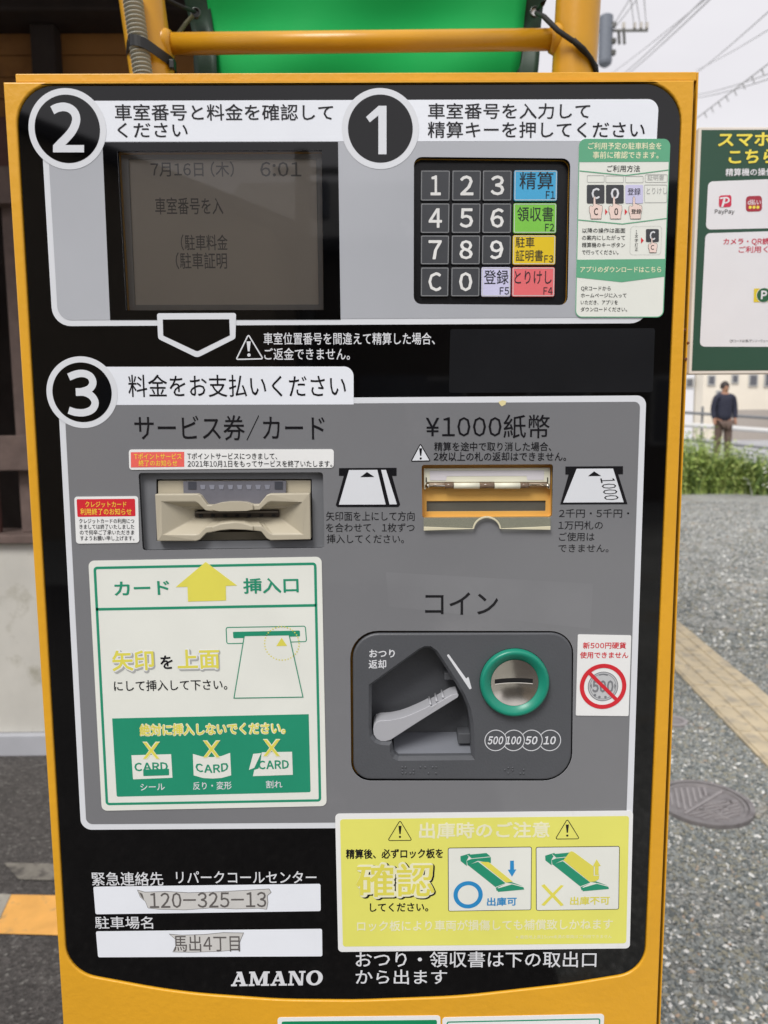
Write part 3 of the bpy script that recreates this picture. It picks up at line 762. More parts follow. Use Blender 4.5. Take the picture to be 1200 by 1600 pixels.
# --- display housing
flat('display_surround', M('yellow_edge', (200, 150, 40), .5), mach, .0012, (inset(lcd_o, -.004), [inset(lcd_o, .0002)]))
b = MB()
l0 = lcd_o; l1 = lcd_o; 
b.add([(p[0], .0013, p[1]) for p in l0]+[(p[0], .0052, p[1]) for p in l0], [(0, 1, 5, 4), (1, 2, 6, 5), (2, 3, 7, 6), (3, 0, 4, 7)])
b.build('display_cutout', YEL2, mach)
lf_in = px([(201.5, 249), (494, 248.5), (498, 476), (211.5, 476.5)], .006)
dsp = MB().plate(inset(lcd_o, -.002), .0053, .0068, [lf_in]).build('display', LCDF, mach, bevel=.0006)
MB().plate(inset(lf_in, -.001), .0070, .008).build('screen', LCD, dsp)
def T(s, box, par, m, y=y3, bold=.009, tilt=0, slant=0, plane=0, **k): return text(s, box, par, m, y, bold, tilt, slant, plane=plane, **k)
for s, bx in (('7月16日 (木)', (236, 253, 366, 276)), ('6:01', (407, 253, 471, 276)), ('車室番号を入', (243, 309, 349, 335)), ('(駐車料金', (283, 367, 356, 391)), ('(駐車証明', (275, 395, 355, 420))):
    T(s, bx, dsp, LCDT, y=-.0001, plane=.007)
# clear glass over the display
gm = bpy.data.materials.new('clear_glass'); gm.use_nodes = True; t = gm.node_tree; t.nodes.remove(t.nodes['Principled BSDF'])
o_ = t.nodes['Material Output']; tr = t.nodes.new('ShaderNodeBsdfTransparent'); tr.inputs[0].default_value = (.93, .94, .95, 1); gs = t.nodes.new('ShaderNodeBsdfGlossy'); gs.inputs['Roughness'].default_value = .02
fr = t.nodes.new('ShaderNodeFresnel'); fr.inputs[0].default_value = 1.6; mi_ = t.nodes.new('ShaderNodeMixShader')
t.links.new(fr.outputs[0], mi_.inputs[0]); t.links.new(tr.outputs[0], mi_.inputs[1]); t.links.new(gs.outputs[0], mi_.inputs[2]); t.links.new(mi_.outputs[0], o_.inputs[0])
flat('display_glass', gm, mach, -.0020, inset(lcd_o, -.0001))

# --- printed artwork on the panel -------------------------------------------------
art1 = MB(); 
# panel of steps 1 and 2: white border, silver field
P1o = px([(66.5, 205), (1027, 205), (1009, 506), (84.8, 510.2)], 0)
P1 = rpoly([Q(64, 160), Q(1027.5, 157), Q(1010, 505.7), Q(84.5, 510.3)], [.0, .0075, .0125, .013], 8)
hd = rpoly([Q(64, 160.2), Q(1027.5, 157.2), Q(1023.5, 222.5), Q(66.5, 223.8)], [0, .0075, 0, 0], 8)
P1i = rpoly([Q(66+11, 223.8), Q(1013.8, 222.6), Q(999.5, 496.5), Q(93, 501)], [0, 0, .0085, .0095], 8)
big = flat('printed_border', WHT, mach, y1, (P1, [inset(lcd_o, -.0), kp_o]))
flat('header_strip', HDR, mach, y2, rpoly([Q(120, 160.2), Q(1027.5, 157.2), Q(1023.7, 222.3), Q(120, 223.4)], [0, .0075, 0, 0], 8))
dsb = px([(162, 224.2), (528.5, 223.6), (532.5, 500.2), (174, 500.8)])
flat('silver_field', SIL, mach, y2, (P1i, [lcd_o, kp_o]))
flat('display_border', BLK, mach, y2-.00006, (inset(dsb, .00002), [lcd_o]))
c2, c1, c3 = Q(107.8, 204), Q(594.3, 203.6), Q(130.6, 613.3)
def numbadge(c, ri, ro, name='number_badge'):
    bb = flat(name, WHT, mach, y3, circ(c, ro, 72)); flat('badge_centre', BLK, bb, y3-.0001, circ(c, ri, 72)); return bb
r1 = .02225
bd2 = numbadge(c2, r1, .0265); bd1 = numbadge(c1, r1, .0265)
def spline(pts, k=6):
    P = [Vector(p) for p in pts]; P = [P[0]*2-P[1]]+P+[P[-1]*2-P[-2]]; o = []
    for i in range(1, len(P)-2):
        for j in range(k):
            t = j/k; a, b, c, d = P[i-1:i+3]; o.append(tuple(.5*((2*b)+(c-a)*t+(2*a-5*b+4*c-d)*t*t+(3*b-3*c+d-a)*t**3)))
    return o+[tuple(P[-2])]
def band(pts, w, parent, m, y, name='lettering'):
    L, _ = stroke(spline(pts), w); n = len(L); k = n//2
    return mesh_obj(name, [(p[0], y, p[1]) for p in L], [(n-1-i, n-2-i, i+1, i) for i in range(k-1)], m, parent)
zz1 = lambda x_, y_: (x_/6, 90+y_/6)
band(px([zz1(*p) for p in ((507, 510), (555, 487), (615, 478), (672, 494), (712, 530), (730, 582), (722, 640), (690, 705), (640, 765), (585, 820), (540, 868))]), .0056, bd2, WHT, y3-.0002)
flat('lettering', WHT, bd2, y3-.00021, px([zz1(*p) for p in ((514, 834), (803, 834), (803, 902), (514, 902))]))
flat('lettering', WHT, bd1, y3-.0002, px([(520+a_/6, 120+b_/6) for a_, b_ in ((312, 392), (430, 288), (503, 288), (503, 740), (427, 740), (427, 378), (347, 442))]))
for s, bx in (('車室番号と料金を確認して', (182, 165.5, 521, 190.5)), ('ください', (186, 193.5, 295, 217.5)), ('車室番号を入力して', (668.5, 164, 920, 188)), ('精算キーを押してください', (668, 192.5, 1005, 217.5))):
    T(s, bx, mach, INK)
# pentagon pointer below the display
pen = px([(247, 490.3), (370, 489.8), (369, 529.5), (309.5, 559.5), (248.8, 530)]); pr_ = rpoly(pen, [.0016, .0016, .0025, .005, .0025], 5)
pni = rpoly(px([(256, 500), (359.3, 499.6), (360.4, 524.5), (309.5, 549.7), (256.8, 525)]), [0, 0, .0002, .003, .0002], 5)
pt = flat('pointer_outline', WHT, mach, y3, pr_); flat('pointer_centre', BLK, pt, y3-.0001, pni)
def tri_out(pts, w, m, par, y, r=.0008, fill=None):
    o = rpoly(px(pts), r, 4); 
    x = flat('warning_triangle', m, par, y, (o, [inset(o, w)]))
    if fill: flat('triangle_fill', fill, x, y+.00004, inset(o, w*.5))
    return x
tri_out([(368.5, 563), (413.5, 562), (389, 521.5)], .0009, WINK, mach, y3, .0011)
flat('exclamation_mark', WINK, mach, y3, px([(386.3, 534), (392.6, 534), (391, 549.5), (388.2, 549.5)]), circ(Q(390, 555.2), .0012, 14))
T('車室位置番号を間違えて精算した場合、', (413, 520.5, 679, 539), mach, WINK); T('ご返金できません。', (414, 544.5, 547, 563), mach, WINK)
# blanked-out label
MB().plate(rpoly(px([(703, 515), (1021.5, 513.5), (1018, 613), (701, 614)]), .0016, 4), y2, y2+.0002).build('blank_cover_label', DGL, mach)
# panel of step 3
t3 = rpoly([Q(94, 573.6), Q(552.5, 573), Q(552.8, 632), Q(94, 633)], [0, .0068, 0, 0], 8)
P3 = rpoly([Q(93, 624.5), Q(1008, 618), Q(986.3, 1288.5), Q(128.5, 1294)], [0, .0068, .008, .0085], 8)
P3i = rpoly([Q(103, 632.8), Q(998.3, 627.8), Q(976.8, 1279.5), Q(136.8, 1285)], [0, .0042, .005, .005], 8)
flat('printed_border', WHT, mach, y1, (P3, [cr_o, bl_o, cu_o]))
flat('grey_field', GRY, mach, y2, (P3i, [cr_o, bl_o, cu_o]))
flat('header_strip', HDR, mach, y2-.00006, t3)
bd3 = numbadge(c3, .02105, .0253)
zz3 = lambda x_, y_: (x_/2, 550+y_/2)
band(px([zz3(*p) for p in ((220, 79), (243, 70), (266, 68), (287, 77), (295, 97), (285, 115), (262, 124), (242, 125))]), .0052, bd3, WHT, y3-.0002)
band(px([zz3(*p) for p in ((242, 126), (270, 127), (292, 139), (302, 159), (293, 179), (270, 189), (243, 189), (220, 182))]), .0052, bd3, WHT, y3-.00021)
T('料金をお支払いください', (203, 586, 541, 620.5), mach, INK, bold=.004)
T('サービス券/カード', (213, 649, 508, 688), mach, INK, bold=.004); T('¥1000紙幣', (665, 648, 857, 684.5), mach, INK, bold=.004)
tri_out([(641, 721), (673, 720.5), (656.5, 692)], .0007, INK, mach, y3, .0008, fill=WHT)
flat('exclamation_mark', INK, mach, y3, px([(654.5, 700), (659.3, 700), (658, 712), (656, 712)]), circ(Q(657, 716), .00085, 12))
T('精算を途中で取り消した場合、', (678, 690.5, 860, 704.5), mach, INK); T('2枚以上の札の返却はできません。', (677, 706, 883, 720), mach, INK)
for s, bx in (('矢印面を上にして方向', (510, 798.5, 647.5, 813)), ('を合わせて、1枚ずつ', (510, 816.5, 647.5, 830.5)), ('挿入してください。', (511, 834, 631, 848)),
              ('2千円・5千円・', (872, 794.5, 981, 808)), ('1万円札の', (871, 813, 940, 826.5)), ('ご使用は', (872, 831, 927, 844.5)), ('できません。', (871, 849, 949, 862)), ('コイン', (664, 922, 777, 961))):
    T(s, bx, mach, INK, bold=.006 if s == 'コイン' else 0)
# card and banknote pictograms
ci = flat('card_pictogram', INK, mach, y3, px([(530, 731), (619.5, 730.5), (619.5, 743), (612.5, 743), (625, 788), (622, 791.5), (527.5, 791.5), (525, 788.5), (537.5, 743), (530, 743)]))
flat('card_face', WHT, ci, y3-.0001, px([(545.5, 734), (589.5, 733.7), (602.5, 787.5), (529.8, 787.8)])); flat('card_stripe', WHT, ci, y3-.0001, px([(595.5, 733.7), (603, 733.7), (620, 787.3), (608.5, 787.4)]))
flat('arrow_mark', INK, ci, y3-.0002, px([(563, 745), (585, 744.7), (573.5, 737)]))
ni = flat('banknote_pictogram', INK, mach, y3, px([(882, 728.5), (971.5, 728), (971.5, 740.5), (964, 740.5), (978.5, 787), (874, 787.5), (887, 741), (882, 741)]))
flat('note_face', WHT, ni, y3-.0001, px([(899.5, 732), (956, 731.7), (972.5, 784), (878.5, 784.5)]))
flat('arrow_mark', INK, ni, y3-.0002, px([(917, 743.5), (937.5, 743.2), (926.5, 736)]))
Vt, Ft, _ = layout('1000', .0); X0 = min(p[0] for p in Vt); X1 = max(p[0] for p in Vt)
O = Vector(Q(936, 747)); U = Vector(Q(943, 781))-O; Wd = Vector(Q(958, 746))-O
mesh_obj('lettering', [((O+U*((a_-X0)/(X1-X0))+Wd*(b_/.73)).x, y3-.0002, (O+U*((a_-X0)/(X1-X0))+Wd*(b_/.73)).y) for a_, b_, _l in Vt], Ft, INK, ni)
# mirrored so the digits' feet face left in the photo
# --- lower black area
T('緊急連絡先', (146, 1359.5, 257, 1380.5), mach, WINK); T('リパークコールセンター', (277, 1357.5, 495, 1377.5), mach, WINK)
T('駐車場名', (151, 1428.5, 241, 1447.5), mach, WINK)
s1 = flat('phone_number_slot', HDR, mach, y1, rpoly(px([(147.5, 1382.5), (501, 1378), (501.5, 1420.5), (151, 1425.5)]), .0014, 4))
s2 = flat('place_name_slot', HDR, mach, y1, rpoly(px([(151.5, 1452), (503.5, 1448), (504, 1491), (155, 1492.5)]), .0014, 4))
def torn(par, pts, y):
    e = px(pts); flat('torn_edge', WTXT, par, y, inset(e, -.00035)); return flat('paper_strip', WORN, par, y-.0001, e)
ps = torn(s1, [(217, 1388), (228, 1391), (262, 1390), (296, 1392), (330, 1391), (352, 1390), (390, 1388), (421, 1386), (424, 1391), (418, 1396), (419, 1407), (417, 1417), (405, 1415.5), (370, 1416.5), (330, 1415), (290, 1418), (250, 1417), (233, 1415), (229, 1405), (221, 1398)], y2)
T('120-325-13', (236, 1391.5, 417, 1415.5), ps, WTXT, y=y3, tilt=-1.5); flat('number_remnant', WTXT, ps, y3, px([(219, 1390.5), (224, 1393), (227, 1403), (222, 1397)]))
pn_ = torn(s2, [(267, 1456.5), (285, 1458), (320, 1457), (350, 1454), (381, 1454.5), (376, 1466), (372, 1480), (345, 1482.5), (300, 1484), (272, 1483.5), (277, 1473), (276, 1464)], y2)
T('馬出4丁目', (273, 1457.5, 376, 1483), pn_, WTXT, y=y3, bold=.006)
# maker's name in slab letters
def slab():
    P = []
    def bar(x0_, y0_, x1_, y1_): P.append([(x0_, y0_), (x1_, y0_), (x1_, y1_), (x0_, y1_)])
    def dia(xa, ya, xb, yb, w): P.append([(xa, ya), (xa+w, ya), (xb+w, yb), (xb, yb)])
    def A_(o): dia(o+.08, .1, o+.42, 1, .14); dia(o+.64, .1, o+.36, 1, .26); bar(o+.25, .3, o+.72, .43); bar(o+0, 0, o+.36, .13); bar(o+.52, 0, o+1.02, .13); bar(o+.3, .9, o+.56, 1.0)
    def M_(o): bar(o+.1, .1, o+.24, .9); bar(o+.88, .1, o+1.14, .9); dia(o+.48, 0.05, o+.1, 1, .24); dia(o+.5, .05, o+.88, 1, .14); bar(o, 0, o+.36, .13); bar(o+.76, 0, o+1.26, .13); bar(o, .87, o+.3, 1); bar(o+.9, .87, o+1.26, 1)
    def N_(o): bar(o+.1, .1, o+.24, .9); bar(o+.78, 0, o+.92, .9); dia(o+.66, 0, o+.1, 1, .27); bar(o, 0, o+.36, .13); bar(o, .87, o+.3, 1); bar(o+.64, .87, o+1.04, 1)
    A_(0); M_(1.08); A_(2.42); N_(3.5)
    return P
polys = slab(); Wt = 5.62
O = Vector(Q(362, 1537)); U = Vector(Q(504, 1535))-O; Wv = Vector(Q(363, 1514.5))-O
def mp_(p): r = O+U*(p[0]/Wt)+Wv*p[1]; return (r.x, r.y)
oo = [(5.11+.51*math.cos(a_), .5+.52*math.sin(a_)) for a_ in np.linspace(0, 2*PI, 40, endpoint=False)]
oi = [(5.11+.24*math.cos(a_), .5+.38*math.sin(a_)) for a_ in np.linspace(0, 2*PI, 40, endpoint=False)]
fl = MB(); yy = y3
for i, p in enumerate(polys): fl.plate([mp_(q) for q in p], yy-i*.000004, None)
fl.plate([mp_(q) for q in oo], yy, None, [[mp_(q) for q in oi]])
fl.build('maker_lettering', WINK, mach, fix=False)
T('おつり・領収書は下の取出口', (556, 1483, 930, 1507.5), mach, WINK); T('から出ます', (556, 1511, 698, 1534), mach, WINK)

# --- keypad -------------------------------------------------------------------
kpb = MB().plate(inset(kp_o, -.002), .0032, .0040).build('keypad', KPD, mach)
b = MB(); n = len(kp_o); b.add([(p[0], .0013, p[1]) for p in kp_o]+[(p[0], .0032, p[1]) for p in kp_o], [(i, (i+1) % n, (i+1) % n+n, i+n) for i in range(n)])
b.build('keypad_cutout', YEL2, mach)
z4 = lambda x_, y_: (600+x_/2, 200+y_/2)
cols_ = [((115, 207), (115, 203)), ((213, 304), (210, 300)), ((308.5, 400), (305, 396)), ((407, 542), (401, 534))]
rows_ = [(132, 228), (235, 329), (335, 427), (435, 527)]
keys = [['1', '2', '3', 'F1'], ['4', '5', '6', 'F2'], ['7', '8', '9', 'F3'], ['C', '0', 'F5', 'F4']]
KC = {'F1': M('key_blue', (74, 172, 218), .35), 'F2': M('key_green', (128, 202, 76), .35), 'F3': M('key_yellow', (232, 200, 34), .35), 'F5': M('key_lavender', (206, 204, 234), .35), 'F4': M('key_pink', (232, 112, 116), .35)}
KEDGE = M('pale_key_edge', (206, 208, 206), .4)
KTX = M('key_text_ink', (34, 38, 44), .4)
JP = {'F1': [('精算', .12, .06, .9, .62)], 'F2': [('領収書', .08, .12, .92, .6)], 'F3': [('駐車', .06, .06, .5, .42), ('証明書', .06, .5, .7, .88)], 'F5': [('登録', .08, .1, .92, .58)], 'F4': [('とりけし', .05, .1, .92, .58)]}
for r_, (ya, yb) in enumerate(rows_):
    for c_, (ta, tb) in enumerate(cols_):
        k_ = keys[r_][c_]; f0 = r_/3; xa = ta[0]*(1-f0)+tb[0]*f0; xb = ta[1]*(1-f0)+tb[1]*f0
        P4 = [z4(xa, ya), z4(xb, ya), z4(xb-1.5, yb), z4(xa-1, yb)]
        pl = .0012
        qd = rpoly(px(P4, pl), .0012, 3)
        ky = MB().plate(qd, pl+.0, .0031).build('key', KC.get(k_, KEY), mach, bevel=.0004, label=None)
        if k_ in KC: ky['label'] = {'F1': 'blue F1 key', 'F2': 'green F2 key', 'F3': 'yellow F3 key', 'F5': 'lavender F5 key', 'F4': 'pink F4 key'}[k_]
        rim = inset(qd, .0006); flat('key_outline', KEDGE if k_ in KC else KLN, ky, pl-.0001, (inset(qd, .0004), [inset(qd, .0009)]))
        def kb(x0_, y0_, x1_, y1_): return (600+(xa+(xb-xa)*x0_)/2, 200+(ya+(yb-ya)*y0_)/2, 600+(xa+(xb-xa)*x1_)/2, 200+(ya+(yb-ya)*y1_)/2)
        if k_ in KC:
            for s, a_, b_, c2_, d2_ in JP[k_]: T(s, kb(a_, b_, c2_, d2_), ky, KTX, y=-.00015, plane=pl, bold=.004)
            T(k_, kb(.73 if k_ != 'F5' else .62, .68, .94, .93), ky, KTX, y=-.00015, plane=pl)
        else:
            T(k_, kb(.33 if k_ == '1' else .27, .17, .68 if k_ == '1' else .73, .82), ky, M('key_digit_white', (228, 228, 226), .4), y=-.00015, plane=pl, bold=.02)

# --- card reader ----------------------------------------------------------------
zc = lambda x_, y_: (200+x_/3.53, 690+y_/3.53)
rd = MB()
cin = px([zc(157, 208), zc(1013, 206), zc(1018, 544), zc(160, 548)], .003)
rd.plate(inset(cr_o, -.0005), .0025, .0035, [cin]); rdr = rd.build('reader_recess', RGREY, mach, bevel=.0006)
b = MB(); n = len(cr_o); b.add([(p[0], .0005, p[1]) for p in cr_o]+[(p[0], .0026, p[1]) for p in cr_o], [(i, (i+1) % n, (i+1) % n+n, i+n) for i in range(n)]); b.build('reader_cutout', GRY, mach)
rdb = boxy('reader_cavity', cin[0][0]-.002, cin[1][0]+.002, .03, .032, cin[2][1]-.004, cin[0][1]+.004, SLOT, mach)
rbz = thing  # (names below are parts of the machine)
yb_ = -.004
bz = MB().plate(rpoly(px([zc(165, 216), zc(1008, 213), zc(1006, 366), zc(168, 366)], .004), .0008, 3), .004, .028).build('reader_body', BEI, mach, bevel=.0008)
MB().plate(px([zc(300, 220), zc(872, 217), zc(868, 345), zc(305, 347)], .0), .0015, .0039).build('indicator_window', SMK, bz, bevel=.0005)
for k in range(8):
    MB().plate(px([zc(395+k*51, 240), zc(425+k*51, 240), zc(421+k*51, 264), zc(401+k*51, 264)], 0), .0012, .0018).build('indicator_lamp', M('dim_lamp', (138, 140, 152), .3), bz)
for k_ in (352, 830): MB().plate(px([zc(k_-22, 222), zc(k_+22, 222), zc(k_+22, 264), zc(k_-22, 264)], 0), .0011, .0016).build('window_clip', M('dark_smoke', (70, 72, 80), .3), bz)
bow = [(148, 290), (385, 289), (402, 300), (438, 350), (470, 350), (510, 338), (560, 332), (610, 332), (655, 336), (690, 347), (722, 347), (765, 295), (785, 288), (1003, 285),
       (1008, 540), (785, 545), (765, 535), (735, 497), (690, 492), (640, 486), (575, 484), (510, 490), (465, 500), (432, 505), (395, 542), (375, 549), (160, 549)]
inn = [(190, 332), (368, 332), (384, 340), (425, 380), (462, 384), (505, 382), (560, 381), (610, 381), (655, 382), (690, 378), (728, 376), (772, 336), (790, 330), (955, 330),
       (962, 510), (800, 512), (775, 500), (738, 465), (692, 462), (640, 446), (575, 442), (510, 450), (465, 466), (428, 470), (392, 508), (372, 515), (198, 515)]
bo = px([zc(*p) for p in bow], yb_); bi = px([zc(*p) for p in inn], yb_)
so_ = []
for (x_, y_) in inn:                                  # where the funnel ends: the slot mouth
    xx = 372+(x_-190)/(962-190)*(830-372); yy_ = 381 if y_ < 400 else 419; so_.append((xx, yy_))
bs = px([zc(*p) for p in so_], .006)
b = MB(); n = len(bo)
V_ = [(p[0], yb_, p[1]) for p in bo]+[(p[0], yb_, p[1]) for p in bi]+[(p[0], .010, p[1]) for p in bs]+[(p[0], .0035, p[1]) for p in bo]
F_ = []
for i in range(n):
    j = (i+1) % n; F_ += [(i, j, n+j, n+i), (n+i, n+j, 2*n+j, 2*n+i), (i, 3*n+i, 3*n+j, j)]
b.add(V_, F_); bzl = b.build('reader_bezel', BEI, mach, bevel=.0007, seg=2)
sa = Q(*zc(370, 384), .0080); sb_ = Q(*zc(834, 414), .0080)
boxy('slot', sa[0], sb_[0], .0080, .012, sb_[1], sa[1], M('slot_brown', (58, 50, 42), .35), bzl)
for k in range(7):
    q = Q(*zc(402+k*67, 407), .0078); boxy('slot_tooth', q[0]-.0013, q[0]+.0013, .0070, .0080, q[1]-.0010, q[1]+.0008, SLOT, bzl)
qa = Q(*zc(372, 386), .0078); qb = Q(*zc(830, 392), .0078)
boxy('slot_guide', qa[0], qb[0], .0074, .0080, qb[1], qa[1], M('guide_metal', (110, 104, 96), .25), bzl)
# lips of the bezel
def lip(up):
    pts = [(462, 350), (510, 339), (560, 333), (610, 333), (655, 337), (688, 348), (688, 374), (655, 382), (560, 384), (500, 384), (460, 374)] if up else [(465, 500), (510, 491), (575, 485), (640, 487), (690, 493), (690, 466), (640, 449), (575, 444), (510, 452), (462, 470)]
    MB().plate(px([zc(*p) for p in pts], -.0058), -.0058, -.0035).build('bezel_lip', BEI, bzl, bevel=.0009, seg=3)
lip(True); lip(False)
MB().plate(rpoly(px([zc(385, 500), zc(775, 497), zc(800, 540), zc(370, 544)], .012), .0006, 2), .012, .028).build('reader_chin', BEI, mach, bevel=.0006)

# --- banknote slot ---------------------------------------------------------------
zb5 = lambda x_, y_: (640+x_/5, 690+y_/5)
b = MB(); n = len(bl_o); b.add([(p[0], .0005, p[1]) for p in bl_o]+[(p[0], .0065, p[1]) for p in bl_o], [(i, (i+1) % n, (i+1) % n+n, i+n) for i in range(n)]); b.build('note_slot_cutout', ORG, mach)
nsl = px([zb5(133, 466), zb5(1064, 462), zb5(1062, 542), zb5(133, 546)], .006)
npl = MB().plate(inset(bl_o, -.0015), .0062, .0072, [nsl]).build('note_slot_plate', ORG, mach, bevel=.0002)
MB().plate(inset(nsl, -.001), .0074, .0085).build('slot_floor', M('slot_grey', (92, 92, 86), .3, var=.1), npl)
crm = MB().plate(px([zb5(110, 208), zb5(1098, 204), zb5(1096, 372), zb5(1082, 372), zb5(1080, 318), zb5(130, 318), zb5(128, 374), zb5(112, 374)], .003), .0022, .0060).build('roller_housing', CREAM, mach, bevel=.0006)
flat('housing_label', M('lilac_white', (214, 210, 214), .4), crm, .0020, rpoly(px([zb5(158, 228), zb5(1052, 224), zb5(1050, 300), zb5(920, 300), zb5(914, 268), zb5(290, 270), zb5(286, 303), zb5(158, 303)], .002), .0006, 3))
for (x_) in (130, 1078): flat('hinge_slit', SLOT, crm, .0019, px([zb5(x_-4, 280), zb5(x_+4, 280), zb5(x_+4, 318), zb5(x_-4, 318)], .002))
def hcyl(name, xa, xb, yc, r, m, par, yy=.0015):
    p = at(*zb5(xa, yc), yy); q = at(*zb5(xb, yc), yy); return MB().tube([p, (q.x, q.y, p.z)], r, 14).build(name, m, par, smooth=True)
hcyl('roller_rod', 120, 1090, 347, .0011, STEEL, mach, .0022)
for xa, xb in ((345, 545), (662, 862)): hcyl('cream_roller', xa, xb, 346, .0023, CREAM, mach)
for xa, xb in ((275, 344), (546, 661), (863, 930)): hcyl('brown_sleeve', xa, xb, 344, .0021, BRN, mach)
for xa, xb in ((136, 150), (1070, 1086)): hcyl('rod_end', xa, xb, 347, .0020, STEEL, mach)
for xa, xb in ((152, 274), (931, 1069)): hcyl('clear_sleeve', xa, xb, 340, .0017, M('pale_sleeve', (170, 152, 134), .15, var=.15), mach, .0030)
# clear lip under the slot
CLR = bpy.data.materials.new('clear_lip'); CLR.use_nodes = True; t = CLR.node_tree; t.nodes.remove(t.nodes['Principled BSDF']); o_ = t.nodes['Material Output']
tr = t.nodes.new('ShaderNodeBsdfTransparent'); tr.inputs[0].default_value = (.97, .97, .9, 1); pb = t.nodes.new('ShaderNodeBsdfPrincipled'); pb.inputs['Base Color'].default_value = (.55, .55, .46, 1); pb.inputs['Roughness'].default_value = .1
mi_ = t.nodes.new('ShaderNodeMixShader'); mi_.inputs[0].default_value = .16; t.links.new(tr.outputs[0], mi_.inputs[1]); t.links.new(pb.outputs[0], mi_.inputs[2]); t.links.new(mi_.outputs[0], o_.inputs[0])
arc = [(603+100*math.cos(a_), 690-93*math.sin(a_)) for a_ in np.linspace(PI*.97, PI*.03, 14)]
lp = [(108, 592), (1100, 588), (1098, 688)]+[(x_, y_) for x_, y_ in reversed(arc)]+[(110, 694)]
lpo = px([zb5(*p) for p in lp], -.003)
MB().plate(lpo, -.0045, -.0029).build('clear_guide', CLR, mach, bevel=.0004)
lp2 = [(1100, 660), (1098, 688)]+[(x_, y_) for x_, y_ in reversed(arc)]+[(110, 694), (110, 664)]+[(603+(x_-603)*1.12, 690+(y_-690)*1.14-2) for x_, y_ in arc]
MB().plate(px([zb5(*p) for p in lp2], -.0047), -.0056, -.0046).build('guide_edge', M('ivory_edge', (214, 208, 180), .25), mach, bevel=.0004)

# --- coin unit ---------------------------------------------------------------------
z7 = lambda x_, y_: (545+x_/5, 970+y_/5)
yf = -.0030
pk0 = [(155, 500), (540, 222), (590, 197), (640, 197), (690, 232), (740, 305), (800, 400), (860, 490), (915, 590), (955, 690), (975, 800), (984, 940), (986, 1088), (385, 1094), (345, 1075), (322, 1030), (318, 974), (250, 970), (200, 950), (165, 910), (155, 850)]
b = MB(); n = len(cu_o); b.add([(p[0], .0013, p[1]) for p in cu_o]+[(p[0], .006, p[1]) for p in cu_o], [(i, (i+1) % n, (i+1) % n+n, i+n) for i in range(n)]); b.build('coin_unit_cutout', YEL2, mach)
MB().plate(inset(cu_o, -.001), .0060, .0068, [px([z7(*p) for p in pk0], .004), circ(Q(803.3, 1065.3), .027, 24)]).build('coin_unit_backing', YEL2, mach)
cf = rpoly([Q(*z7(30, 98), yf), Q(895.3, 988.5, yf), Q(892.8, 1219.2, yf), Q(*z7(36, 1243), yf)], [.0195, .0168, .0212, .0135], 9)
pk1 = [(166, 535), (560, 258), (600, 236), (635, 240), (665, 262), (715, 330), (775, 425), (830, 505), (880, 600), (910, 700), (922, 800), (925, 940), (926, 1064), (400, 1066), (362, 1052), (345, 1020), (338, 958), (262, 952), (212, 930), (180, 895), (168, 840)]
p0 = px([z7(*p) for p in pk0], yf); 
def pocket(y0, d): return [(p[0], p[1]) for p in y0]
MBf = MB().plate(cf, yf, .0055, [p0] if False else [])  # placeholder replaced below
cb_ = MB(); cb_.plate(inset(cf, .0018), yf, None, [p0, circ(Q(803.3, 1065.3, yf), .0262, 48)])
prev = None
for k in range(6):
    a_ = PI/2*min(k, 4)/4; lp_ = inset(cf, .0018*(1-math.sin(a_))); cur = [(p[0], yf+.0018*(1-math.cos(a_)) if k < 5 else .0055, p[1]) for p in lp_]
    if prev: n = len(cur); cb_.add(prev+cur, [(i, (i+1) % n, (i+1) % n+n, i+n) for i in range(n)])
    prev = cur
cun = cb_.build('coin_unit', CUN, mach, fix=False)
# pocket: sloped rim, then walls, then floor
pin = inset(p0, .0022); N = len(p0)
pb_ = MB()
yr, yd = yf+.0035, .022
V_ = [(p[0], yf+.00001, p[1]) for p in p0]+[(p[0], yr, p[1]) for p in pin]+[(p[0], yd, p[1]) for p in pin]
F_ = []
for i in range(N): j = (i+1) % N; F_ += [(i, j, N+j, N+i), (N+i, N+j, 2*N+j, 2*N+i)]
pb_.add(V_, F_); pb_.plate(pin, yd, None); pb_.build('lever_pocket', CUN, cun, fix=False)
# tilted ledge at the pocket's bottom and the catch
q0 = Q(*z7(340, 1060), .0); q1 = Q(*z7(918, 1060), .0)
lz0 = Q(*z7(400, 1062), yr)[1]; lz1 = Q(*z7(400, 878), .020)[1]; lx0 = Q(*z7(352, 1000), .01)[0]; lx1 = Q(*z7(960, 1000), .01)[0]
mesh_obj('pocket_ledge', [(lx0, yr, lz0-.002), (lx1, yr, lz0-.002), (lx1, .0215, lz1), (lx0, .0215, lz1), (lx0, .0219, lz0-.002), (lx1, .0219, lz0-.002)], [(0, 1, 2, 3), (3, 2, 5, 4), (0, 3, 4), (1, 5, 2)], M('charcoal_ledge_lit', (112, 115, 122), .42), cun)  # lighter charcoal: the brightness of an upward face is put into its colour
ka = Q(*z7(850, 865), .012); kb_ = Q(*z7(915, 945), .012); boxy('catch', ka[0], kb_[0]+.003, .008, .0214, kb_[1], ka[1], CUN, cun, bevel=.0006)
ka = Q(*z7(745, 400), .012); kb_ = Q(*z7(800, 455), .012); boxy('catch', ka[0], kb_[0]+.002, .010, .0214, kb_[1], ka[1], CUN, cun, bevel=.0006)
